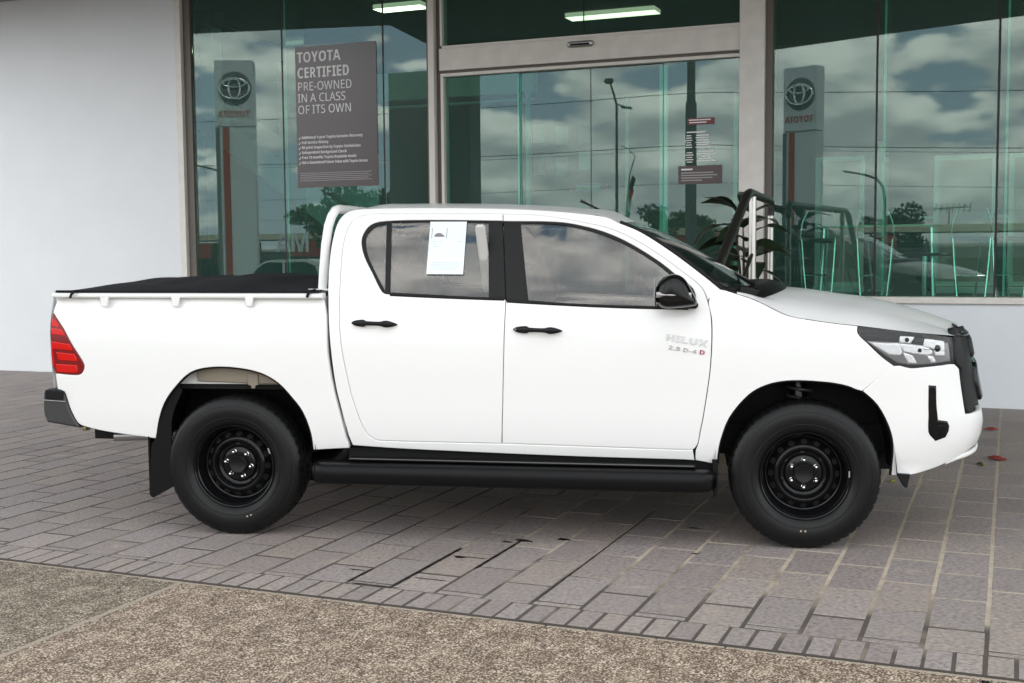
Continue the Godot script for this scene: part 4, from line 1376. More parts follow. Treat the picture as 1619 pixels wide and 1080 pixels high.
	for c in [[-2.40, -5.92, .05], [-2.47, -5.86, .03], [-2.56, -5.48, .03], [-1.60, -6.52, .03], [-1.46, -5.97, .02], [-2.2, -6.02, .045], [-1.2, -6.85, .04]]:
		var ctr := dm.p(Vector3(c[0], .0014, c[1]), Vector3.UP)
		var ring := []
		for k in 12:
			var r: float = c[2] * rng.randf_range(.5, 1.1)
			ring.append(dm.p(Vector3(c[0] + cos(TAU * k / 12) * r * 1.3, .0014, c[1] + sin(TAU * k / 12) * r * .55), Vector3.UP))
		for k in 12: dm.t(ctr, ring[k], ring[(k + 1) % 12])
	put(bed, "damp_stain", dm.mesh(), M.damp, -bed.position).set_meta("kind", "stuff")

# ================================================================ building
func build_building() -> void:
	var b := thing("showroom_building", "glass-fronted showroom with white walls, beige frames and a deep canopy", "building")
	var Z := SHOP
	# left wall, slightly turned
	var wl := MB.new()
	var pl := PackedVector2Array([Vector2(-9.535, Z + .03), Vector2(-11.69, -12.32), Vector2(-12.32, -12.045), Vector2(-16.5, -11.55), Vector2(-16.5, -12.5), Vector2(-9.535, -12.62)])
	pl = PackedVector2Array([Vector2(-9.535, Z + .03), Vector2(-16.5, Z + .44), Vector2(-16.5, -12.9), Vector2(-9.535, -12.66)])
	prism(wl, pl, 7.0, 0.0, Transform3D(Basis(Vector3(1, 0, 0), Vector3(0, 0, 1), Vector3(0, 1, 0)), Vector3(0, -.04, 0)))
	put(b, "left_wall", wl.mesh(), M.wall_white)
	block(b, "lower_wall", Vector3(-2.30, -.04, Z - .25), Vector3(9.0, .995, Z), M.wall_lower, .003)
	block(b, "lower_wall", Vector3(-9.535, -.04, Z - .25), Vector3(-6.05, .995, Z), M.wall_lower, .003)
	block(b, "upper_wall", Vector3(-9.53, 4.80, Z - .25), Vector3(9.0, 7.0, Z), M.wall_white, .003)
	block(b, "side_wall", Vector3(8.75, -.04, -21.2), Vector3(9.0, 7.0, Z - .26), M.wall_white, .003)
	# frames
	block(b, "window_sill", Vector3(-2.245, .997, Z - .12), Vector3(9.0, 1.062, Z + .055), M.frame, .006)
	block(b, "window_sill", Vector3(-9.43, .997, Z - .12), Vector3(-6.10, 1.062, Z + .055), M.frame, .006)
	block(b, "window_frame", Vector3(-9.532, .0, Z - .12), Vector3(-9.44, 4.795, Z + .065), M.frame, .005)
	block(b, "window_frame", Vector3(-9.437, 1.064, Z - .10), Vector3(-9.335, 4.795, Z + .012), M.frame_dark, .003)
	block(b, "door_post", Vector3(-6.085, -.02, Z - .16), Vector3(-6.010, 4.795, Z + .05), M.frame_lit, .005)
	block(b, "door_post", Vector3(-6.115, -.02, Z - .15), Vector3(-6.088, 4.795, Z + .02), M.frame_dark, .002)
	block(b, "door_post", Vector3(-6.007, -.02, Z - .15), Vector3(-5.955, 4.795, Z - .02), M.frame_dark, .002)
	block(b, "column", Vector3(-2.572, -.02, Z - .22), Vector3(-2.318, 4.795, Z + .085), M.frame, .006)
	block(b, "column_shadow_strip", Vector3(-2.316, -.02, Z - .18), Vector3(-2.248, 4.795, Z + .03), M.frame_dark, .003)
	block(b, "door_header", Vector3(-5.952, 3.548, Z - .16), Vector3(-2.575, 3.792, Z + .035), M.frame, .005)
	block(b, "transom_sill", Vector3(-5.925, 3.794, Z - .14), Vector3(-2.575, 3.822, Z + .02), M.frame_lit, .003)
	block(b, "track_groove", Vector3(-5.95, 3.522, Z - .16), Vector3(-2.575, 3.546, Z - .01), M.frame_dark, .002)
	block(b, "door_head_rail", Vector3(-5.950, 3.484, Z - .14), Vector3(-2.575, 3.519, Z + .012), M.frame_lit, .003)
	block(b, "door_jamb", Vector3(-5.952, .9, Z - .14), Vector3(-5.915, 3.482, Z + .008), M.frame_lit, .003)
	block(b, "transom_jamb", Vector3(-5.952, 3.824, Z - .14), Vector3(-5.925, 4.795, Z + .008), M.frame_lit, .003)
	var sn := put(b, "door_sensor", box_mesh(Vector3(.30, .062, .05), .022), M.alloy, Vector3(-4.275, 3.722, Z + .058))
	put(sn, "sensor_window", box_mesh(Vector3(.22, .022, .012), .005), M.plastic, Vector3(0, -.004, .022))
	# panes: solid green-tinted glass, black sealant between
	var panes := [[-9.333, -8.055, 1.064, 4.795], [-8.035, -6.700, 1.064, 4.795], [-6.680, -6.118, 1.064, 4.795],
		[-2.245, -1.254, 1.064, 4.795], [-1.234, -.150, 1.064, 4.795], [-.128, .960, 1.064, 4.795], [.98, 2.08, 1.064, 4.795], [2.10, 3.2, 1.064, 4.795], [3.22, 8.74, 1.064, 4.795]]
	for pn in panes: put(b, "window_pane", box_mesh(Vector3(pn[1] - pn[0], pn[3] - pn[2], .012)), M.shop_glass, Vector3((pn[0] + pn[1]) * .5, (pn[2] + pn[3]) * .5, Z - .03))
	for x: float in [-8.045, -6.690, -1.244, -.139, .97, 2.09, 3.21]: put(b, "sealant_joint", box_mesh(Vector3(.020 if x > -6 else .018, 3.73, .016)), M.joint_black, Vector3(x, 2.93, Z - .03))
	put(b, "transom_pane", box_mesh(Vector3(3.345, .97, .012)), M.shop_glass, Vector3(-4.25, 4.309, Z - .05))
	put(b, "transom_joint", box_mesh(Vector3(.010, .97, .016)), M.joint_black, Vector3(-4.27, 4.309, Z - .05))
	for d in [[-5.912, -5.02, -.05], [-5.00, -4.205, -.075], [-4.198, -3.405, -.075], [-3.39, -2.577, -.05]]:
		var dr := put(b, "sliding_door" if d[2] < -.06 else "side_light", box_mesh(Vector3(d[1] - d[0], 2.58, .012)), M.shop_glass, Vector3((d[0] + d[1]) * .5, 2.19, Z + d[2]))
		put(dr, "bottom_rail", box_mesh(Vector3(d[1] - d[0], .10, .04), .004), M.frame_lit, Vector3(0, -1.27, -.004))
	put(b, "door_joint", box_mesh(Vector3(.007, 2.58, .014)), M.joint_black, Vector3(-4.2015, 2.19, Z - .075))
	# glass fins that stiffen the panes
	for x: float in [-8.02, -1.17, -.06, 1.04]:
		var fn := put(b, "glass_fin", box_mesh(Vector3(.019, 3.72, .40)), M.fin_glass, Vector3(x, 2.93, Z - .26))
		put(fn, "polished_edge", box_mesh(Vector3(.021, 3.72, .006)), M.fin_edge, Vector3(0, 0, .203))
	for x: float in [-5.02, -3.385]:
		var fn := put(b, "glass_fin", box_mesh(Vector3(.045 if x < -4 else .09, 2.55, .019)), M.fin_edge, Vector3(x - .02, 2.19, Z - .11))
		fn.set_meta("label", "pale green overlap of the sliding glass")
	# canopy, soffit and its pier
	var cp := MB.new()
	var outline := PackedVector2Array([Vector2(-16.5, -12.2), Vector2(-16.5, -10.6), Vector2(-11.39, -9.61), Vector2(-8.42, -8.97), Vector2(-9.05, -4.45), Vector2(-8.9, -4.35), Vector2(-4.3, -3.95), Vector2(-3.69, -4.30), Vector2(-2.02, -5.0), Vector2(-.06, -5.73), Vector2(4, -7.3), Vector2(9, -9.2), Vector2(9, -12.3)])
	prism(cp, outline, .62, 0.02, Transform3D(Basis(Vector3(1, 0, 0), Vector3(0, 0, 1), Vector3(0, 1, 0)), Vector3(0, 4.80, 0)))
	put(b, "canopy", cp.mesh(), M.soffit)
	block(b, "canopy_pier", Vector3(-10.72, -.04, -4.75), Vector3(-9.11, 4.80, -4.2), M.soffit, .02)
	# landing with steps at the doors
	block(b, "landing", Vector3(-6.3, -.03, Z + .02), Vector3(-1.68, .85, -9.32), M.mortar, .01)
	for k in 4: block(b, "step", Vector3(-6.3, -.03, -9.318 + .25 * k), Vector3(-1.68, .68 - .17 * k, -9.07 + .25 * k), M.mortar, .01)
	# the room behind
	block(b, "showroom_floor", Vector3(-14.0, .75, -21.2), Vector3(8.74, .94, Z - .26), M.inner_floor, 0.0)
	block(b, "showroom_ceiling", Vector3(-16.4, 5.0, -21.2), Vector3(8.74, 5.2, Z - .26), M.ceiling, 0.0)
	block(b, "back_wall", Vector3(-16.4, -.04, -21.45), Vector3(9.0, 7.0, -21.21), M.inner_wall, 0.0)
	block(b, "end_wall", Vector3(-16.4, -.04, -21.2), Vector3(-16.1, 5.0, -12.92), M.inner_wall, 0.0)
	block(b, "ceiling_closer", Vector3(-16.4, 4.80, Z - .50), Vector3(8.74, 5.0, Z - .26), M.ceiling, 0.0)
	var inner_head := block(b, "inner_transom", Vector3(-9.0, 3.46, Z - 1.6), Vector3(-5.4, 3.80, Z - 1.45), M.frame, .005)
	inner_head.set_meta("label", "beige transom of the inner lobby")
	block(b, "inner_transom_trim", Vector3(-9.0, 3.36, Z - 1.58), Vector3(-5.4, 3.38, Z - 1.44), M.frame_lit, .002)
	for x: float in [-6.66, -5.52]:
		block(b, "lobby_glass_edge", Vector3(x, .95, Z - 1.55), Vector3(x + .05, 3.46, Z - 1.48), M.fin_edge, .002)
	# strip lamps in the ceiling
	for l in [[-5.45, -17.1, 1.36, .34, true, .20], [-8.0, -15.35, .75, .30, true, .25], [2.6, -15.0, 1.36, .34, false, 3.2]]:
		var lm := put(b, "strip_lamp", box_mesh(Vector3(l[2], .05, l[3]), .01), M.strip_lamp, Vector3(l[0], 4.97, l[1]))
		var al := AreaLight3D.new()
		al.name = "strip_light"
		al.area_size = Vector2(l[2], l[3])
		al.light_energy = l[5]
		al.light_color = Color(1, .90, .78)
		al.area_range = 16.0
		al.area_attenuation = 2.0
		al.shadow_enabled = true
		add_child(al, true)
		al.position = Vector3(l[0], 4.93, l[1])
		al.rotation.x = -PI / 2
		if l[4]: lm.set_meta("label", "lit ceiling strip lamp")

# ================================================================ inside and on the glass
func build_inside() -> void:
	var Z := SHOP
	# stair
	var st := thing("stair", "white indoor staircase rising to the left behind the glass", "staircase", Vector3(0, 0, -15.2))
	for z: float in [0.0, -1.1]:
		put(st, "stringer", prism_mesh(poly([-12.2, 3.95, -12.2, 4.35, -7.6, 1.35, -7.6, .95, -7.9, .95, -9.55, 2.15]), .06, .01), M.stair_white, Vector3(0, 0, z))
	for k in 15: block(st, "tread", Vector3(-7.95 - .285 * k, 1.13 + .19 * k, -1.04), Vector3(-7.65 - .285 * k, 1.17 + .19 * k, -.01), M.stair_white, .004)
	put(st, "handrail", tube_mesh([Vector3(-11.6, 5.2, .03), Vector3(-9.30, 4.27, .03)], .022, 8), M.chrome)
	put(st, "balustrade_panel", prism_mesh(poly([-9.95, 2.96, -9.95, 4.30, -9.25, 3.95, -8.3, 2.9, -8.3, 1.9]), .014, .002), M.plaster, Vector3(0, 0, .02))
	var cl := thing("indoor_column", "pale square indoor column standing in front of the stair", "column", Vector3(-10.76, 0, -14.7))
	put(cl, "shaft", box_mesh(Vector3(.20, 1.30, .24), .006), M.plaster, Vector3(0, 4.12, 0))
	put(cl, "collar", box_mesh(Vector3(.34, .03, .34), .004), M.stair_white, Vector3(.02, 3.455, 0))
	put(cl, "lower_shaft", box_mesh(Vector3(.15, 2.49, .18), .006), M.frame_dark, Vector3(0, 2.19, 0))
	put(cl, "ceiling_head", box_mesh(Vector3(.30, .22, .30), .01), M.ceiling, Vector3(0, 4.88, 0))
	# display boards
	var boards := [[-2.43, -1.80, 1.02, 2.73, "narrow grey display board in a pale frame, nearest the column"], [-.935, -.187, 1.03, 2.70, "wide grey display board in a pale frame, behind the stools"], [-.045, .62, 1.03, 2.70, "grey display board in a pale frame, furthest from the column"]]
	for d in boards:
		var o := thing("display_board", d[4], "display board", Vector3((d[0] + d[1]) * .5, .94, -16.5), 0.0, "display boards in the showroom")
		var w: float = d[1] - d[0]
		var h: float = d[3] - d[2]
		put(o, "frame", box_mesh(Vector3(w, h, .04), .004), M.plaster, Vector3(0, d[2] - .94 + h * .5, 0))
		put(o, "poster_panel", box_mesh(Vector3(w - .13, h - .12, .012), .002), M.board_grey, Vector3(.01, d[2] - .94 + h * .5, .027))
		put(o, "foot", box_mesh(Vector3(w, .08, .30), .01), M.plaster, Vector3(0, .04, 0))
	for x: float in [-1.62, .75]:
		var o := thing("partition_post", "tall pale partition post %s" % ("between two display boards" if x < 0 else "at the far end of the display boards"), "post", Vector3(x, .94, -16.9))
		put(o, "post", box_mesh(Vector3(.12, 2.0, .08), .005), M.plaster, Vector3(0, 1.0, 0))
		put(o, "base", box_mesh(Vector3(.3, .03, .3), .005), M.plaster, Vector3(0, .015, 0))
	# bar table and stools
	var tb := thing("bar_table", "long glass-topped bar table on chrome legs", "table", Vector3(-1.40, .94, -14.3))
	put(tb, "table_top", box_mesh(Vector3(1.30, .03, .42), .005), M.fin_edge, Vector3(0, .84, 0))
	for x: float in [-.58, .58]:
		for z: float in [-.15, .15]: put(tb, "leg", tube_mesh([Vector3(x, .82, z), Vector3(x * 1.05, 0, z * 1.2)], .016, 8), M.chrome)
	var t2 := thing("side_table", "small dark round table beside the chrome stools", "table", Vector3(-.87, .94, -13.9))
	put(t2, "table_top", lathe_mesh([Vector2(0, .535), Vector2(.30, .535), Vector2(.31, .52), Vector2(.30, .505), Vector2(0, .505)], 28), M.rail_black, Vector3.ZERO, Vector3(-PI / 2, 0, 0))
	put(t2, "stem", tube_mesh([Vector3(0, 0, 0), Vector3(0, .52, 0)], .03, 10), M.chrome)
	put(t2, "base", lathe_mesh([Vector2(0, .0), Vector2(.22, .0), Vector2(.22, .015), Vector2(0, .03)], 24), M.chrome, Vector3.ZERO, Vector3(-PI / 2, 0, 0))
	var spots := [[-.405, -13.55, 0.15, "chrome framed chair with dark seat, in front of the wide display board"], [.03, -13.8, -.2, "chrome framed chair partly behind the furthest sealant joint"], [-2.02, -13.7, .4, "chrome framed stool closest to the beige column"], [-1.33, -13.55, -.1, "chrome framed stool in front of the bar table"]]
	var proto: Node3D
	for s in spots:
		var o: Node3D
		if proto == null:
			o = thing("chair", s[3], "chair", Vector3(s[0], .94, s[1]), s[2], "chrome chairs inside the window")
			proto = o
			for sx: float in [-1.0, 1.0]:
				put(o, "back_leg", tube_mesh([Vector3(.13 * sx, 0, .20), Vector3(.165 * sx, .38, .17), Vector3(.185 * sx, .68, .16), Vector3(.20 * sx, .72, .16), Vector3(.18 * sx, .88, .18), Vector3(.13 * sx, 1.0, .20)], .011, 8), M.chrome)
				put(o, "front_leg", tube_mesh([Vector3(.08 * sx, 0, -.20), Vector3(.11 * sx, .36, -.17), Vector3(.135 * sx, .64, -.15), Vector3(.15 * sx, .69, -.12)], .011, 8), M.chrome)
			put(o, "seat", box_mesh(Vector3(.36, .05, .36), .02), M.rail_black, Vector3(0, .68, 0))
			put(o, "foot_ring", tube_mesh([Vector3(-.15, .30, .17), Vector3(-.10, .30, -.17), Vector3(.10, .30, -.17), Vector3(.15, .30, .17), Vector3(-.15, .30, .17)], .007, 6), M.chrome)
		else: o = copy(proto, Vector3(s[0], .94, s[1]), s[2], s[3])
	var ct := thing("reception_counter", "low dark reception counter deep inside the right window", "counter", Vector3(.6, .94, -17.6))
	put(ct, "front", box_mesh(Vector3(2.6, .95, .6), .01), M.rail_black, Vector3(-.4, .475, 0))
	put(ct, "worktop", box_mesh(Vector3(2.7, .04, .7), .006), M.fin_edge, Vector3(-.4, .99, 0))
	# poster hung inside the left window
	var ps := thing("window_poster", "large dark grey poster with white lettering in the left window", "poster", Vector3(-7.318, 3.125, Z - .0235))
	put(ps, "sheet", box_mesh(Vector3(1.085, 1.645, .004)), M.poster_grey, Vector3(0, 0, .004))
	var at := Vector3(-.520, 0, .0075)
	var ln := [["TOYOTA", .118, .715, true, .93], ["CERTIFIED", .118, .535, true, .86], ["PRE-OWNED", .098, .375, false, .96], ["IN A CLASS", .098, .240, false, .96], ["OF ITS OWN", .098, .105, false, .96]]
	for l in ln: words(ps, "headline", l[0], l[1], M.print_white, Vector3(at.x, l[2] - l[1], at.z), Vector3.ZERO, l[3], l[4], .001)
	var bl := ["Additional 1-year Toyota Genuine Warranty", "Full Service History", "90 point Inspection by Toyota Technicians", "Independent Background Check", "Free 12 months Toyota Roadside Assist", "Get a Guaranteed Future Value with Toyota Access"]
	for k in bl.size():
		words(ps, "bullet_line", bl[k], .031, M.print_white, Vector3(at.x + .045, -.262 - .0585 * k, at.z), Vector3.ZERO, true, .90 if k < 5 else .83, .001)
		put(ps, "tick_mark", prism_mesh(poly([0, .012, .006, .018, .012, .010, .026, .036, .033, .033, .013, .0]), .001), M.print_white, Vector3(at.x, -.262 - .0585 * k, at.z))
	for k in 5: put(ps, "small_print", box_mesh(Vector3(.97 - .05 * (k % 2), .006, .001)), M.print_grey, Vector3(-.02 - .02 * (k % 2), -.655 - .022 * k, at.z))
	# small signs on the door glass: print too small to read
	var lb := thing("red_door_label", "small red label on the door glass above the opening hours", "label", Vector3(-2.995, 2.86, Z - .040))
	put(lb, "sheet", box_mesh(Vector3(.285, .068, .003)), M.label_red)
	for k in 2: put(lb, "print_line", box_mesh(Vector3(.23 - .05 * k, .011, .001)), M.print_white, Vector3(-.01 - .02 * k, .014 - .026 * k, .0022))
	var oh := thing("opening_hours", "white opening-hours lettering on the door glass", "lettering", Vector3(-3.0, 2.60, Z - .040))
	rng.seed = 77
	for k in 6:
		put(oh, "print_line", box_mesh(Vector3(.05 + .01 * (k % 3), .010, .002)), M.print_white, Vector3(-.12, .115 - .024 * k, 0))
		put(oh, "print_line", box_mesh(Vector3(.13 + .015 * (k % 2), .010, .002)), M.print_white, Vector3(.025, .115 - .024 * k, 0))
	put(oh, "print_line", box_mesh(Vector3(.20, .013, .002)), M.print_white, Vector3(-.045, .150, 0))
	for k in 5:
		put(oh, "print_line", box_mesh(Vector3(.06 + .02 * (k % 2), .010, .002)), M.print_white, Vector3(-.112, -.06 - .024 * k, 0))
		put(oh, "print_line", box_mesh(Vector3(.10 + .05 * ((k + 1) % 3), .010, .002)), M.print_white, Vector3(.065, -.052 - .024 * k, 0))
	var gs := thing("grey_door_notice", "grey-brown notice with white print low on the door glass", "notice", Vector3(-3.0, 2.31, Z - .040))
	put(gs, "sheet", box_mesh(Vector3(.46, .19, .003)), M.label_grey)
	put(gs, "print_line", box_mesh(Vector3(.12, .016, .001)), M.print_white, Vector3(-.14, .058, .0022))
	for k in 4: put(gs, "print_line", box_mesh(Vector3([.34, .38, .33, .22][k], .011, .001)), M.print_grey, Vector3([-.03, -.01, -.035, -.09][k], .022 - .026 * k, .0022))
	var n := 0
	for pp in [[-6.0, 3.12, "upper left"], [-5.66, 3.08, "upper middle"], [-5.335, 3.075, "upper right"], [-6.0, 2.68, "lower left"], [-5.665, 2.665, "lower middle"], [-5.335, 2.73, "lower right"]]:
		var o := thing("paper_notice", "pale paper notice on the inner glass, %s of six" % pp[2], "notice", Vector3(pp[0], pp[1], -15.5), 0.0, "six paper notices on the inner glass")
		put(o, "border", box_mesh(Vector3(.20, .29, .003)), M.inner_wall, Vector3(0, 0, -.003))
		put(o, "sheet", box_mesh(Vector3(.165, .25, .003)), M.notice if n != 5 else M.paper, Vector3.ZERO)
		n += 1
	var sk := thing("banner_sticker", "red, white and blue banner on the inner glass under the notices", "banner", Vector3(-5.28, 2.375, -15.5))
	put(sk, "band", box_mesh(Vector3(.40, .10, .003)), M.sticker_blue)
	put(sk, "white_centre", box_mesh(Vector3(.34, .055, .003)), M.print_white, Vector3(0, -.006, .003))
	for x: float in [-.235, .235]: put(sk, "red_end", box_mesh(Vector3(.07, .09, .003)), M.sticker_red, Vector3(x, -.005, .001))
	var ig := thing("inner_glass_wall", "inner glass screen that carries the paper notices", "glass screen", Vector3(-5.2, .94, -15.53))
	for x: float in [.45, 1.9]: put(ig, "glass_edge", box_mesh(Vector3(.05, 2.6, .03), .004), M.fin_edge, Vector3(x, 1.3, 0))
	put(ig, "head_rail", box_mesh(Vector3(3.3, .05, .05), .005), M.frame_dark, Vector3(.3, 2.62, 0))
	# sheet taped in the truck window
	var tr := Transform3D(Basis(Vector3.UP, .25318), Vector3(-1.1788, 0, -7.1113))
	var sh := thing("price_sheet", "white printed sheet taped inside the rear door window of the truck", "paper sheet")
	var c0 := on_skin(-1.897, 1.578, .0185, 1.0)
	var nn := skin_n(-1.897, 1.578)
	var bx := Basis(Vector3(1, -.012, 0).normalized(), Vector3.UP, nn)
	bx.x = (bx.x - nn * bx.x.dot(nn)).normalized()
	bx.y = nn.cross(bx.x).normalized()
	bx.z = nn
	sh.transform = tr * Transform3D(bx, skin(-1.897, 1.578) + nn * .0012 - nn * .0075)
	put(sh, "sheet", box_mesh(Vector3(.202, .307, .0012)), M.paper, Vector3(0, 0, .0035))
	for x: float in [-.087, -.005]: put(sh, "picture_edge", box_mesh(Vector3(.003, .060, .0004)), M.paper_ink, Vector3(x, .085, .0045))
	put(sh, "car_picture", prism_mesh(smooth_poly(poly([-.075, .068, -.066, .082, -.052, .087, -.038, .085, -.026, .077, -.016, .070, -.018, .064, -.07, .064])), .0004), M.paper_ink, Vector3(0, 0, .0043))
	for k in 9: put(sh, "print_line", box_mesh(Vector3([.03, .02, .018, .025, .02, .15, .16, .15, .13][k], .0022, .0004)), M.paper_blue, Vector3([-.075, -.035, .07, -.075, -.06, .0, .0, .0, -.01][k], [.037, .037, .037, .022, .008, -.088, -.100, -.112, -.124][k], .0043))

# ================================================================ outside, by the doors
func build_entrance() -> void:
	var h := thing("handrail", "stainless handrail with black top rail beside the entrance steps", "handrail", Vector3.ZERO)
	var top := MB.new()
	tube(top, [Vector3(-2.172, 1.86, -11.86), Vector3(-2.172, 1.96, -11.86), Vector3(-2.168, 1.985, -11.84), Vector3(-2.16, 2.0, -11.78), Vector3(-1.90, 1.985, -9.48), Vector3(-1.885, 1.965, -9.32), Vector3(-1.88, 1.93, -9.22), Vector3(-1.88, 1.59, -8.60), Vector3(-1.88, 1.312, -8.09)], .036, 12)
	put(h, "top_rail", top.mesh(), M.rail_black)
	put(h, "post", tube_mesh([Vector3(-2.172, .85, -11.86), Vector3(-2.172, 1.88, -11.86)], .030, 16), M.steel)
	put(h, "post", tube_mesh([Vector3(-1.905, .85, -9.62), Vector3(-1.905, 1.96, -9.62)], .030, 16), M.steel)
	put(h, "post", tube_mesh([Vector3(-1.88, .0, -8.15), Vector3(-1.88, 1.33, -8.15)], .024, 14), M.rail_black)
	put(h, "mid_rail", tube_mesh([Vector3(-1.905, 1.52, -9.62), Vector3(-2.172, 1.52, -11.86)], .017, 10), M.rail_black)
	put(h, "mid_rail", tube_mesh([Vector3(-1.905, 1.50, -9.60), Vector3(-1.88, .80, -8.15)], .015, 10), M.rail_black)
	# potted plant with broad leaves
	var p := thing("potted_plant", "broad-leaved dark plant in a pot behind the handrail", "plant", Vector3(-2.24, .85, -10.95))
	put(p, "pot", lathe_mesh([Vector2(0, .30), Vector2(.15, .30), Vector2(.16, .34), Vector2(.19, .34), Vector2(.19, .31), Vector2(.135, 0), Vector2(0, 0)], 28), M.pot, Vector3.ZERO, Vector3(-PI / 2, 0, 0))
	rng.seed = 19
	var lf := MB.new()
	grid(lf, func(u: float, w: float) -> Vector3:
		var wd := sin(PI * pow(u, .75)) * .105
		var t := w * 2.0 - 1.0
		return Vector3(u * .40, .05 * sin(PI * u) - .10 * u * u + absf(t) * .018 * sin(PI * u), wd * t), 10, 6, Vector3(.1, -3, 0))
	var leaf := lf.mesh()
	for s in 3: put(p, "stem", tube_mesh([Vector3(.02 * s - .02, .3, .02 * s), Vector3(.05 * s - .05, .65, .03), Vector3(.09 * s - .10, 1.0 - .12 * s, .02)], [.014, .011, .006], 7), M.bark)
	var lv := [[-.03, 1.00, .02, 2.9, .5, 1.0], [-.06, .98, .0, 3.6, .75, .9], [.03, .97, .05, .2, .35, 1.05], [.05, .92, -.02, .9, .15, .9], [-.05, .84, .03, 2.4, .1, 1.0], [.06, .82, .0, -.3, .25, .95], [-.04, .72, .02, 3.3, .0, 1.1], [.04, .70, .06, .3, -.05, 1.05], [-.02, .62, .03, 4.3, -.1, 1.0], [.02, .56, .0, 5.2, -.1, 1.05], [-.03, .50, .02, 2.8, -.25, 1.0], [.04, .48, .03, .0, -.2, 1.0], [-.02, .42, .02, 3.9, -.3, .95], [.03, .40, 0, 5.9, -.3, .95], [.0, .88, .05, 4.8, .3, .9], [0, .66, 0, 1.7, .1, .95], [.05, 1.02, .04, 2.2, .9, .8], [-.08, .90, .02, 3.0, -.2, 1.15], [.06, .62, .05, .6, .3, 1.1], [-.05, .58, .06, 2.6, .25, 1.15], [.02, .76, .08, 4.4, .2, 1.1], [-.02, .36, .05, 3.3, -.1, 1.2], [.03, .34, .05, 5.5, -.1, 1.2], [-.06, .66, -.02, 2.1, -.35, 1.0]]
	for l in lv:
		var o := put(p, "leaf", leaf, M.leaf_dark, Vector3(l[0], l[1], l[2]))
		o.basis = Basis(Vector3.UP, l[3]) * Basis(Vector3(0, 0, 1), l[4]) * Basis(Vector3.RIGHT, rng.randf_range(-.5, .5))
		o.scale = Vector3.ONE * l[5]
	# fallen leaves
	var fm := MB.new()
	grid(fm, func(u: float, w: float) -> Vector3: return Vector3((u - .5) * .09, .006 + .014 * sin(PI * w) * sin(PI * u), (w - .5) * .045 * sin(PI * clampf(u, .05, 1.0))), 8, 5, Vector3(0, -2, 0))
	var fl := fm.mesh()
	for d in [[-.123, -10.85, .3, M.fallen_red, 1.5, "red fallen leaf on the pavers closest to the lower wall"], [-.067, -9.37, 2.6, M.fallen_red, 1.7, "long red fallen leaf beside the pale paver joint"], [-.02, -9.36, 1.1, M.fallen_red, 1.1, "small red fallen leaf at the edge of the view"], [-.300, -9.44, .9, M.fallen_brown, 1.5, "brown-red fallen leaf just past the truck's bumper"], [-.169, -9.12, 1.9, M.fallen_brown, 1.1, "dark curled fallen leaf between the bumper and the red leaf"], [-.155, -9.10, .4, M.fallen_green, .7, "tiny yellow leaf touching the dark curled leaf"], [-.695, -8.264, 1.2, M.fallen_green, .9, "yellow-green fallen leaf under the front bumper"]]:
		var o := put(self, "fallen_leaf", fl, d[3], Vector3(d[0], .0, d[1]), Vector3(0, d[2], 0))
		o.scale = Vector3.ONE * d[4]
		tag(o, d[5], "leaf", "fallen leaves on the pavers")

# ================================================================ the street behind the camera, seen in the glass
func emblem_mesh(r: float) -> ArrayMesh:
	var em := MB.new()
	for e in [[1.0, .70, 0.0], [.38, .69, .02], [.74, .26, .34]]:
		var pts := []
		for k in 33: pts.append(Vector3(cos(TAU * k / 32) * e[0] * r, sin(TAU * k / 32) * e[1] * r + e[2] * r, 0))
		tube(em, pts, r * .095, 8)
	return em.mesh()

func make_pylon(label: String, at: Vector3, k: float, turn: float) -> void:
	var o := thing("pylon_sign", label, "sign", at, turn, "roadside pylon signs")
	put(o, "tower", box_mesh(Vector3(1.16, 5.6, .46) * k, .03), M.sign_white, Vector3(.10, 2.8, 0) * k)
	put(o, "head", box_mesh(Vector3(1.20, 2.05, .52) * k, .04), M.sign_white, Vector3(.08, 6.63, 0) * k)
	put(o, "red_leg", box_mesh(Vector3(.20, 5.58, .53) * k, .01), M.sign_red, Vector3(-.20, 2.79, -.01) * k)
	put(o, "grey_edge", box_mesh(Vector3(.12, 5.58, .50) * k, .01), M.sign_shade, Vector3(-.46, 2.79, -.02) * k)
	put(o, "roundel", lathe_mesh([Vector2(0, .03 * k), Vector2(.50 * k, .03 * k), Vector2(.52 * k, 0)], 36), M.sign_shade, Vector3(.10, 6.78, -.27) * k, Vector3(0, PI, 0))
	put(o, "emblem", emblem_mesh(.46 * k), M.chrome, Vector3(.10, 6.76, -.33) * k, Vector3(0, PI, 0))
	words(o, "brand_word", "TOYOTA", .20 * k, M.sign_red, Vector3(.56, 5.82, -.268) * k, Vector3(0, PI, 0), true, .92, .02)

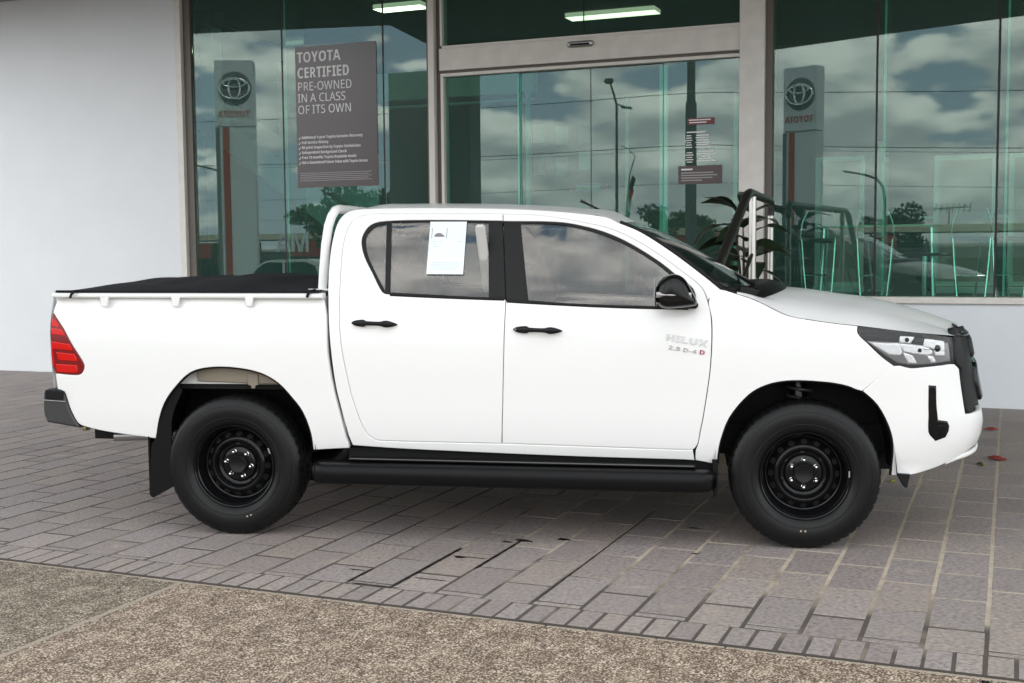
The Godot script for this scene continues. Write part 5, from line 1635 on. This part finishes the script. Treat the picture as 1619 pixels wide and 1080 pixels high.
func make_car() -> void:
	var c := thing("parked_car", "white five-door car parked across the forecourt, seen in the window", "car", Vector3(-21.7, lie(9.0), 8.6), 0.0)
	var body := smooth_poly(poly([-2.15, .35, -2.18, .62, -2.10, .78, -1.25, .95, -.55, .98, 1.75, 1.02, 2.05, .98, 2.12, .70, 2.10, .35]))
	var m := MB.new()
	prism(m, body, 1.70, .08, Transform3D(Basis.IDENTITY, Vector3(0, 0, -.85)))
	put(c, "body", m.mesh(), M.paint)
	var g := MB.new()
	prism(g, smooth_poly(poly([-1.22, .95, -.45, 1.48, -.05, 1.56, 1.20, 1.56, 1.62, 1.46, 2.0, 1.0])), 1.36, .10, Transform3D(Basis.IDENTITY, Vector3(0, 0, -.68)))
	put(c, "cabin", g.mesh(), M.paint)
	for s: float in [-1.0, 1.0]:
		put(c, "front_window", prism_mesh(smooth_poly(poly([-.98, 1.00, -.36, 1.45, .28, 1.48, .30, 1.01])), .02, .004), M.glass_black, Vector3(0, 0, .675 if s > 0 else -.695))
		put(c, "rear_window", prism_mesh(smooth_poly(poly([.40, 1.01, .38, 1.48, 1.15, 1.48, 1.50, 1.36, 1.62, 1.05])), .02, .004), M.glass_black, Vector3(0, 0, .675 if s > 0 else -.695))
		for x: float in [-1.30, 1.35]:
			var w := Node3D.new()
			w.name = "wheel_%d" % c.get_child_count()
			c.add_child(w, true)
			w.name = "wheel" if c.get_node_or_null("wheel") == null else "wheel_%03d" % c.get_child_count()
			w.position = Vector3(x, .33, .76 * s)
			put(w, "tyre", lathe_mesh([Vector2(.20, .10), Vector2(.30, .11), Vector2(.33, .08), Vector2(.33, -.08), Vector2(.30, -.11), Vector2(.20, -.10)], 28), M.car_tyre)
			put(w, "rim", lathe_mesh([Vector2(0, .09), Vector2(.12, .095), Vector2(.20, .10), Vector2(.20, -.10), Vector2(0, -.09)], 20), M.alloy)
	put(c, "windscreen", box_mesh(Vector3(.02, .62, 1.18), .004), M.glass_black, Vector3(-.86, 1.235, 0), Vector3(0, 0, -.98))
	for s: float in [-1.0, 1.0]:
		put(c, "headlight", box_mesh(Vector3(.25, .12, .34), .03), M.reflector, Vector3(-2.06, .74, .60 * s))
		put(c, "mirror", box_mesh(Vector3(.14, .12, .2), .03), M.paint, Vector3(-.85, 1.05, .86 * s))

func tree_crown(seed_: int, r: Vector3, leaves: int) -> ArrayMesh:
	rng.seed = seed_
	var mb := MB.new()
	var lumps := []
	for k in 14: lumps.append([Vector3(rng.randf_range(-1, 1) * r.x * .72, rng.randf_range(-.8, 1) * r.y * .72, rng.randf_range(-1, 1) * r.z * .72), rng.randf_range(.28, .48)])
	for k in leaves:
		var l: Array = lumps[rng.randi() % lumps.size()]
		var d := Vector3(rng.randfn(), rng.randfn(), rng.randfn()).normalized() * pow(rng.randf(), .45)
		var at: Vector3 = l[0] + d * r * l[1]
		var a := Vector3(rng.randfn(), rng.randfn(), rng.randfn()).normalized() * .17
		var b := a.cross(Vector3(rng.randfn(), rng.randfn(), rng.randfn())).normalized() * .10
		var n := a.cross(b).normalized()
		mb.q(mb.p(at - a, n), mb.p(at + b, n), mb.p(at + a, n), mb.p(at - b, n))
	return mb.mesh()

func build_street() -> void:
	make_pylon("tall pylon sign with red leg, seen in the right window", Vector3(-6.80, lie(18.0), 18.0), 1.075, .35)
	make_pylon("tall pylon sign with red leg, seen in the left window behind the parked car", Vector3(-25.3, lie(11.0), 11.0), 1.12, -.45)
	make_car()
	# poles
	var pp := thing("power_pole", "thick dark power pole with a transformer collar, seen in the door glass", "pole", Vector3(-10.7, lie(18.0), 18.0))
	put(pp, "shaft", tube_mesh([Vector3(0, 0, 0), Vector3(0, 6.6, 0), Vector3(.0, 12.5, 0)], [.21, .155, .12], 14), M.pole_grey)
	put(pp, "sleeve", tube_mesh([Vector3(0, 0, 0), Vector3(0, 7.25, 0)], .20, 14), M.pole_grey)
	put(pp, "cross_arm", box_mesh(Vector3(2.4, .12, .12), .01), M.pole_wood, Vector3(0, 11.6, 0))
	for x: float in [-1.0, -.4, .4, 1.0]: put(pp, "insulator", tube_mesh([Vector3(x, 11.66, 0), Vector3(x, 11.86, 0)], .04, 8), M.sign_white)
	var lp := thing("street_light", "slender street light with two lamp heads, seen in the door glass", "street light", Vector3(-13.5, lie(18.0), 18.0))
	put(lp, "mast", tube_mesh([Vector3(0, 0, 0), Vector3(0, 4, 0), Vector3(0, 7.3, 0), Vector3(-.12, 7.75, 0), Vector3(-.25, 8.15, 0)], [.07, .055, .045, .04, .035], 10), M.pole_grey)
	put(lp, "lamp_head", box_mesh(Vector3(.34, .20, .22), .06), M.pole_grey, Vector3(-.30, 8.20, 0))
	put(lp, "lamp_head", box_mesh(Vector3(.40, .08, .20), .03), M.pole_grey, Vector3(.38, 7.20, 0), Vector3(0, 0, -.15))
	put(lp, "bracket", tube_mesh([Vector3(0, 7.35, 0), Vector3(.3, 7.24, 0)], .025, 8), M.pole_grey)
	for d in [[-3.62, 14.0, 4.0, -1.0, "curved-arm street light seen in the right window"], [-27.2, 13.0, 4.9, -1.0, "curved-arm street light seen in the left window"]]:
		var cl := thing("curved_street_light", d[4], "street light", Vector3(d[0], lie(d[1]), d[1]), 0.0, "curved-arm street lights")
		var hgt: float = d[2]
		put(cl, "mast", tube_mesh([Vector3(0, 0, 0), Vector3(0, hgt - .6, 0), Vector3(-.06, hgt - .2, 0), Vector3(-.25, hgt + .05, 0), Vector3(-.60, hgt + .17, 0), Vector3(-.95, hgt + .25, 0)], [.06, .05, .045, .04, .035, .03], 10), M.pole_grey)
		put(cl, "lamp_head", box_mesh(Vector3(.34, .07, .15), .03), M.pole_grey, Vector3(-1.08, hgt + .27, 0), Vector3(0, 0, -.2))
	# overhead wires
	var n := 0
	for w in [[6.95, 6.60, 18.0, .02, "topmost overhead wire across the forecourt"], [5.10, 4.75, 18.0, .022, "middle overhead wire across the forecourt"], [3.70, 3.48, 18.0, .015, "lowest overhead wire across the forecourt"], [4.98, 4.62, 18.2, .012, "thin overhead wire just under the middle one"], [2.95, 2.80, 21.0, .010, "drooping phone wire near the rooftops"]]:
		var pts := []
		for k in 61:
			var x := -60.0 + 2.0 * k
			var sag := pow((fposmod(x + 10.7, 40.0) - 20.0) / 20.0, 2.0) * .45
			pts.append(Vector3(x, lerpf(w[0], w[1], clampf((x + 19.0) / 19.0, -2.0, 2.0)) + sag - .2, w[2]))
		var o := put(self, "overhead_wire", tube_mesh(pts, w[3] * .62, 6), M.wire)
		tag(o, w[4], "wire", "overhead wires")
	# feather flag
	var ff := thing("feather_flag", "striped red and white feather flag on a bent pole", "flag", Vector3(-11.3, lie(12.0), 12.0))
	put(ff, "pole", tube_mesh([Vector3(0, 0, 0), Vector3(.02, 3.4, 0), Vector3(.12, 4.3, 0), Vector3(.30, 4.85, 0), Vector3(.05, 5.1, 0), Vector3(-.2, 5.2, 0)], [.03, .025, .02, .016, .012, .01], 8), M.pole_grey)
	for k in 5: put(ff, "stripe", prism_mesh(poly([.30 - .06 * k, 4.45 - .36 * k, .42 - .06 * k, 4.35 - .36 * k, .30 - .06 * k, 3.98 - .36 * k, .16 - .06 * k, 4.0 - .36 * k]), .02, .002), [M.rail_black, M.sign_red, M.flag_white, M.rail_black, M.flag_white][k], Vector3(-.1, -.2, 0))
	# shop across the road
	var sh := thing("roadside_shop", "long low shop with red sign fascia across the road", "building", Vector3(0, lie(61.0), 61.0))
	block(sh, "wall", Vector3(-95, -.1, .4), Vector3(4, 3.2, 12), M.shed_wall, .02)
	block(sh, "roof_edge", Vector3(-95, 4.25, -.2), Vector3(4, 4.75, 12), M.shed_cream, .02)
	for f in [[-66.0, -58.5, 0.0], [-55.6, -37.0, .1], [-13.2, -7.2, 0.0], [-28.0, -16.0, .1]]: block(sh, "sign_fascia", Vector3(f[0], 2.75 + f[2], -.3), Vector3(f[1], 4.05 + f[2], .38), M.fascia_red, .02)
	for k in 12: block(sh, "shop_window", Vector3(-92 + k * 8.0, .4, .30), Vector3(-86 + k * 8.0, 2.5, .41), M.glass_black, .01)
	for l in [["S", -59.9, 1.35], ["n", -61.6, .9], ["A", -55.1, 1.5], ["M", -53.2, 1.5], ["S", -9.5, 1.0]]:
		words(sh, "sign_letter", l[0], l[2], M.sign_white, Vector3(l[1], 2.72, -.34), Vector3(0, PI, 0), true, 1.1, .05)
	for k in 2: block(sh, "sign_stripe", Vector3(-49, 3.05 + .45 * k, -.34), Vector3(-34 - 5 * k, 3.2 + .45 * k, -.31), M.shed_cream, .01)
	var an := thing("roof_aerial", "spiky rooftop aerial on the roadside shop", "aerial", Vector3(-3.9, lie(61.0) + 4.75, 61.5))
	put(an, "mast", tube_mesh([Vector3(0, 0, 0), Vector3(0, 1.1, 0)], .05, 6), M.pole_grey)
	put(an, "boom", tube_mesh([Vector3(-1.0, 1.05, 0), Vector3(1.4, 1.15, 0)], .045, 6), M.pole_grey)
	for k in 7: put(an, "rod", tube_mesh([Vector3(-.9 + .36 * k, .75, 0), Vector3(-.8 + .36 * k, 1.4, 0)], .03, 5), M.pole_grey)
	# trees
	var crowns := [tree_crown(101, Vector3(2.6, 2.1, 2.4), 2600), tree_crown(202, Vector3(3.4, 1.8, 2.6), 2600)]
	var tl := [[-31.0, 30.0, 1.0, 0, "dense round tree seen above the truck's tub"], [-15.9, 30.0, .62, 0, "dark tree beside the feather flag"], [-12.2, 30.0, .58, 1, "tree behind the thick power pole"], [-21.6, 34.0, .6, 1, "low tree between the street light and the door edge"], [-42.5, 34.0, .55, 0, "small tree left of the left pylon sign"], [-52.0, 74.0, 1.5, 1, "tree right of the parked car"], [-9.0, 76.0, 1.1, 0, "tree over the red fascia in the right window"], [3.5, 30.0, .9, 0, "tall tree beyond the last pane"], [-26.0, 76.0, 1.2, 1, "tree behind the roadside light"], [-60.0, 76.0, 1.4, 1, "far tree behind the shop sign"]]
	for d in tl:
		var z: float = d[1]
		var o := thing("tree", d[4], "tree", Vector3(d[0], lie(z), z), d[0], "trees along the street")
		var k: float = d[2]
		put(o, "trunk", tube_mesh([Vector3(0, 0, 0), Vector3(.1, 1.6, 0) * k, Vector3(-.05, 3.4, .1) * k, Vector3(.1, 5.0, 0) * k], [.22 * k, .17 * k, .12 * k, .05 * k], 9), M.bark)
		for j in 3: put(o, "limb", tube_mesh([Vector3(0, 2.0 + .5 * j, 0) * k, Vector3(cos(j * 2.1) * .9, 3.1 + .5 * j, sin(j * 2.1) * .9) * k], [.09 * k, .03 * k], 6), M.bark)
		var cr := put(o, "crown", crowns[d[3]], M["foliage_%d" % d[3]], Vector3(0, 4.0 * k, 0))
		cr.scale = Vector3.ONE * k
